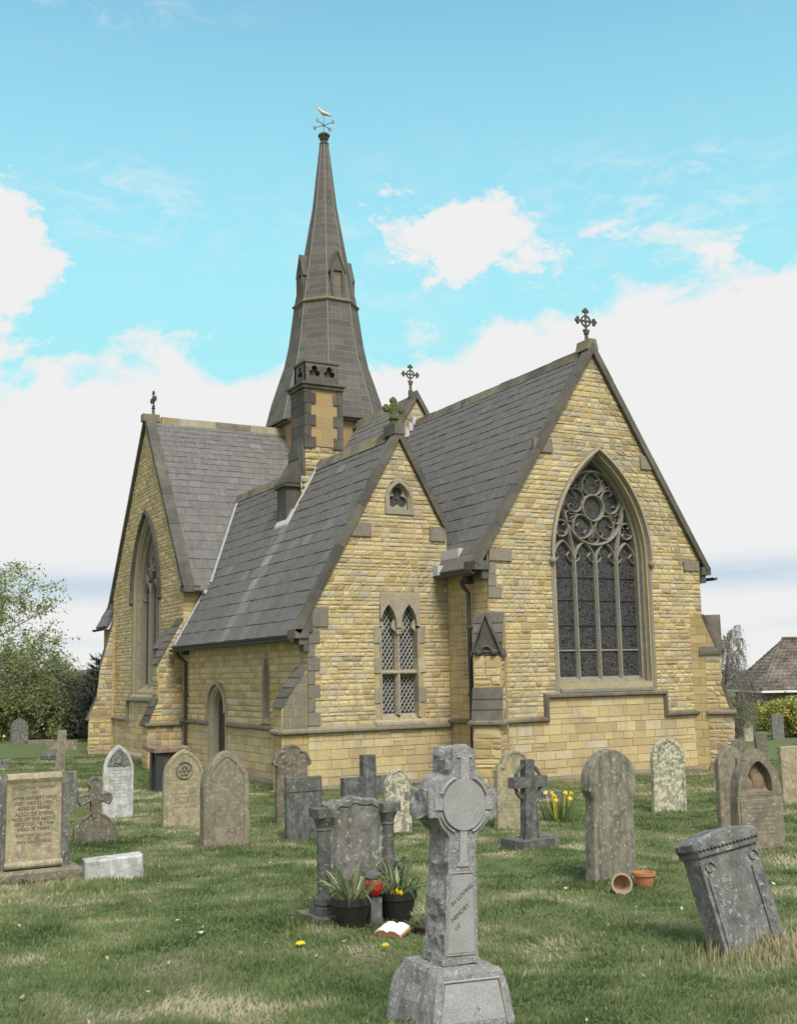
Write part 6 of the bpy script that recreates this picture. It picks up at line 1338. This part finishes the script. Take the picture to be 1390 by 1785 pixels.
def litter():
    rg = np.random.default_rng(9); n = 420; r = (np.sqrt(4.) + rg.random(n) * (np.sqrt(22.) - 2)) ** 2; a = rg.uniform(-.45, .45, n); x = -13.8 + r * (FH[0] * np.cos(a) + RH[0] * np.sin(a)); y = -21.02 + r * (FH[1] * np.cos(a) + RH[1] * np.sin(a)); z = ground(x, y) + lump(x, y) + rg.uniform(.015, .045, n)
    C = np.stack([x, y, z], 1); d = rg.normal(size=(n, 3)) * [.5, .5, 1]; d /= np.linalg.norm(d, axis=1)[:, None]; q = np.cross(d, rg.normal(size=(n, 3))); q /= np.linalg.norm(q, axis=1)[:, None]; e = np.cross(d, q); L = rg.uniform(.010, .026, n)[:, None]
    vs = np.stack([C - q * L, C + e * L * .55 + d * L * .3, C + q * L, C - e * L * .55 + d * L * .2], 1).reshape(-1, 3)
    tag(mesh_np('leaf_litter', vs, 4, n, rg.random(n), leafmat('dead_leaf', [(0, (.22, .15, .09)), (.5, (.38, .29, .18)), (.9, (.60, .55, .45)), (1, (.75, .74, .70))], .1)), 'scattered dead leaves and pale flecks lying in the turf', 'leaf litter', kind='stuff')
litter()

# ------------------------------------------------------------ tidy: separate pieces become parts of their own; a lone child becomes the thing
def islands(me):
    n = len(me.vertices); par = np.arange(n); e = np.empty(len(me.edges) * 2, dtype=np.int32); me.edges.foreach_get('vertices', e); e = e.reshape(-1, 2)
    while True:
        a, b = par[e[:, 0]], par[e[:, 1]]; lo = np.minimum(a, b); new = par.copy(); np.minimum.at(new, a, lo); np.minimum.at(new, b, lo); new = new[new]
        if (new == par).all(): return par
        par = new
def explode(o, tol=.03):
    me = o.data; lab = islands(me); ids, inv = np.unique(lab, return_inverse=True); k = len(ids)
    if k < 2 or k > 900: return
    co = np.empty(len(me.vertices) * 3, dtype=np.float32); me.vertices.foreach_get('co', co); co = co.reshape(-1, 3)
    lo = np.full((k, 3), 1e9); hi = np.full((k, 3), -1e9); np.minimum.at(lo, inv, co); np.maximum.at(hi, inv, co)
    g = list(range(k))
    def find(i):
        while g[i] != i: g[i] = g[g[i]]; i = g[i]
        return i
    for i in range(k):
        m_ = np.where((lo[i] - tol <= hi[i + 1:]).all(1) & (hi[i] + tol >= lo[i + 1:]).all(1))[0]
        for j in m_: g[find(i)] = find(i + 1 + int(j))
    roots = sorted({find(i) for i in range(k)})
    if len(roots) < 2 or len(roots) > 60: return
    vg = np.array([roots.index(find(i)) for i in range(k)])[inv]; polys = [tuple(p.vertices) for p in me.polygons]; t = [d.value for d in me.attributes['tint'].data]
    for r_ in range(len(roots)):
        vi = np.where(vg == r_)[0]; mp = {int(v): q for q, v in enumerate(vi)}; fs = [(p, tt_) for p, tt_ in zip(polys, t) if p[0] in mp]
        mb = MB(); mb.v = [tuple(co[v]) for v in vi]; mb.f = [tuple(mp[v] for v in p) for p, _ in fs]; mb.t = [tt_ for _, tt_ in fs]
        c = mb.build(o.name.split('.')[0], me.materials[0], o.parent)
        c.matrix_local = o.matrix_local
        if o.get('label'): c['label'] = o['label']
    bpy.data.objects.remove(o)
for o in [o for o in COL.objects if o.type == 'MESH' and o.parent and o.name.split('.')[0] in ('bonding_stone', 'quoin', 'cusp', 'saddle_bar', 'lead_flashing', 'plinth', 'string_course', 'weathering', 'rubble_facing', 'ashlar_base', 'apex_stone', 'gable_coping', 'hood_mould', 'offset', 'wall', 'gablet', 'leading', 'louvre_panel', 'carving', 'petals', 'mortar_core', 'inscription') and not o.children and 'tint' in o.data.attributes]: explode(o)
for e in [o for o in COL.objects if o.type == 'EMPTY' and not o.parent]:
    ch = list(e.children)
    if len(ch) == 1 and not ch[0].children:
        c = ch[0]; mw = e.matrix_basis @ c.matrix_basis; nm = e.name; props = {k: e[k] for k in ('label', 'category', 'group') if k in e}
        bpy.data.objects.remove(e); c.parent = None; c.matrix_basis = mw; c.name = nm
        for k, v in props.items(): c[k] = v
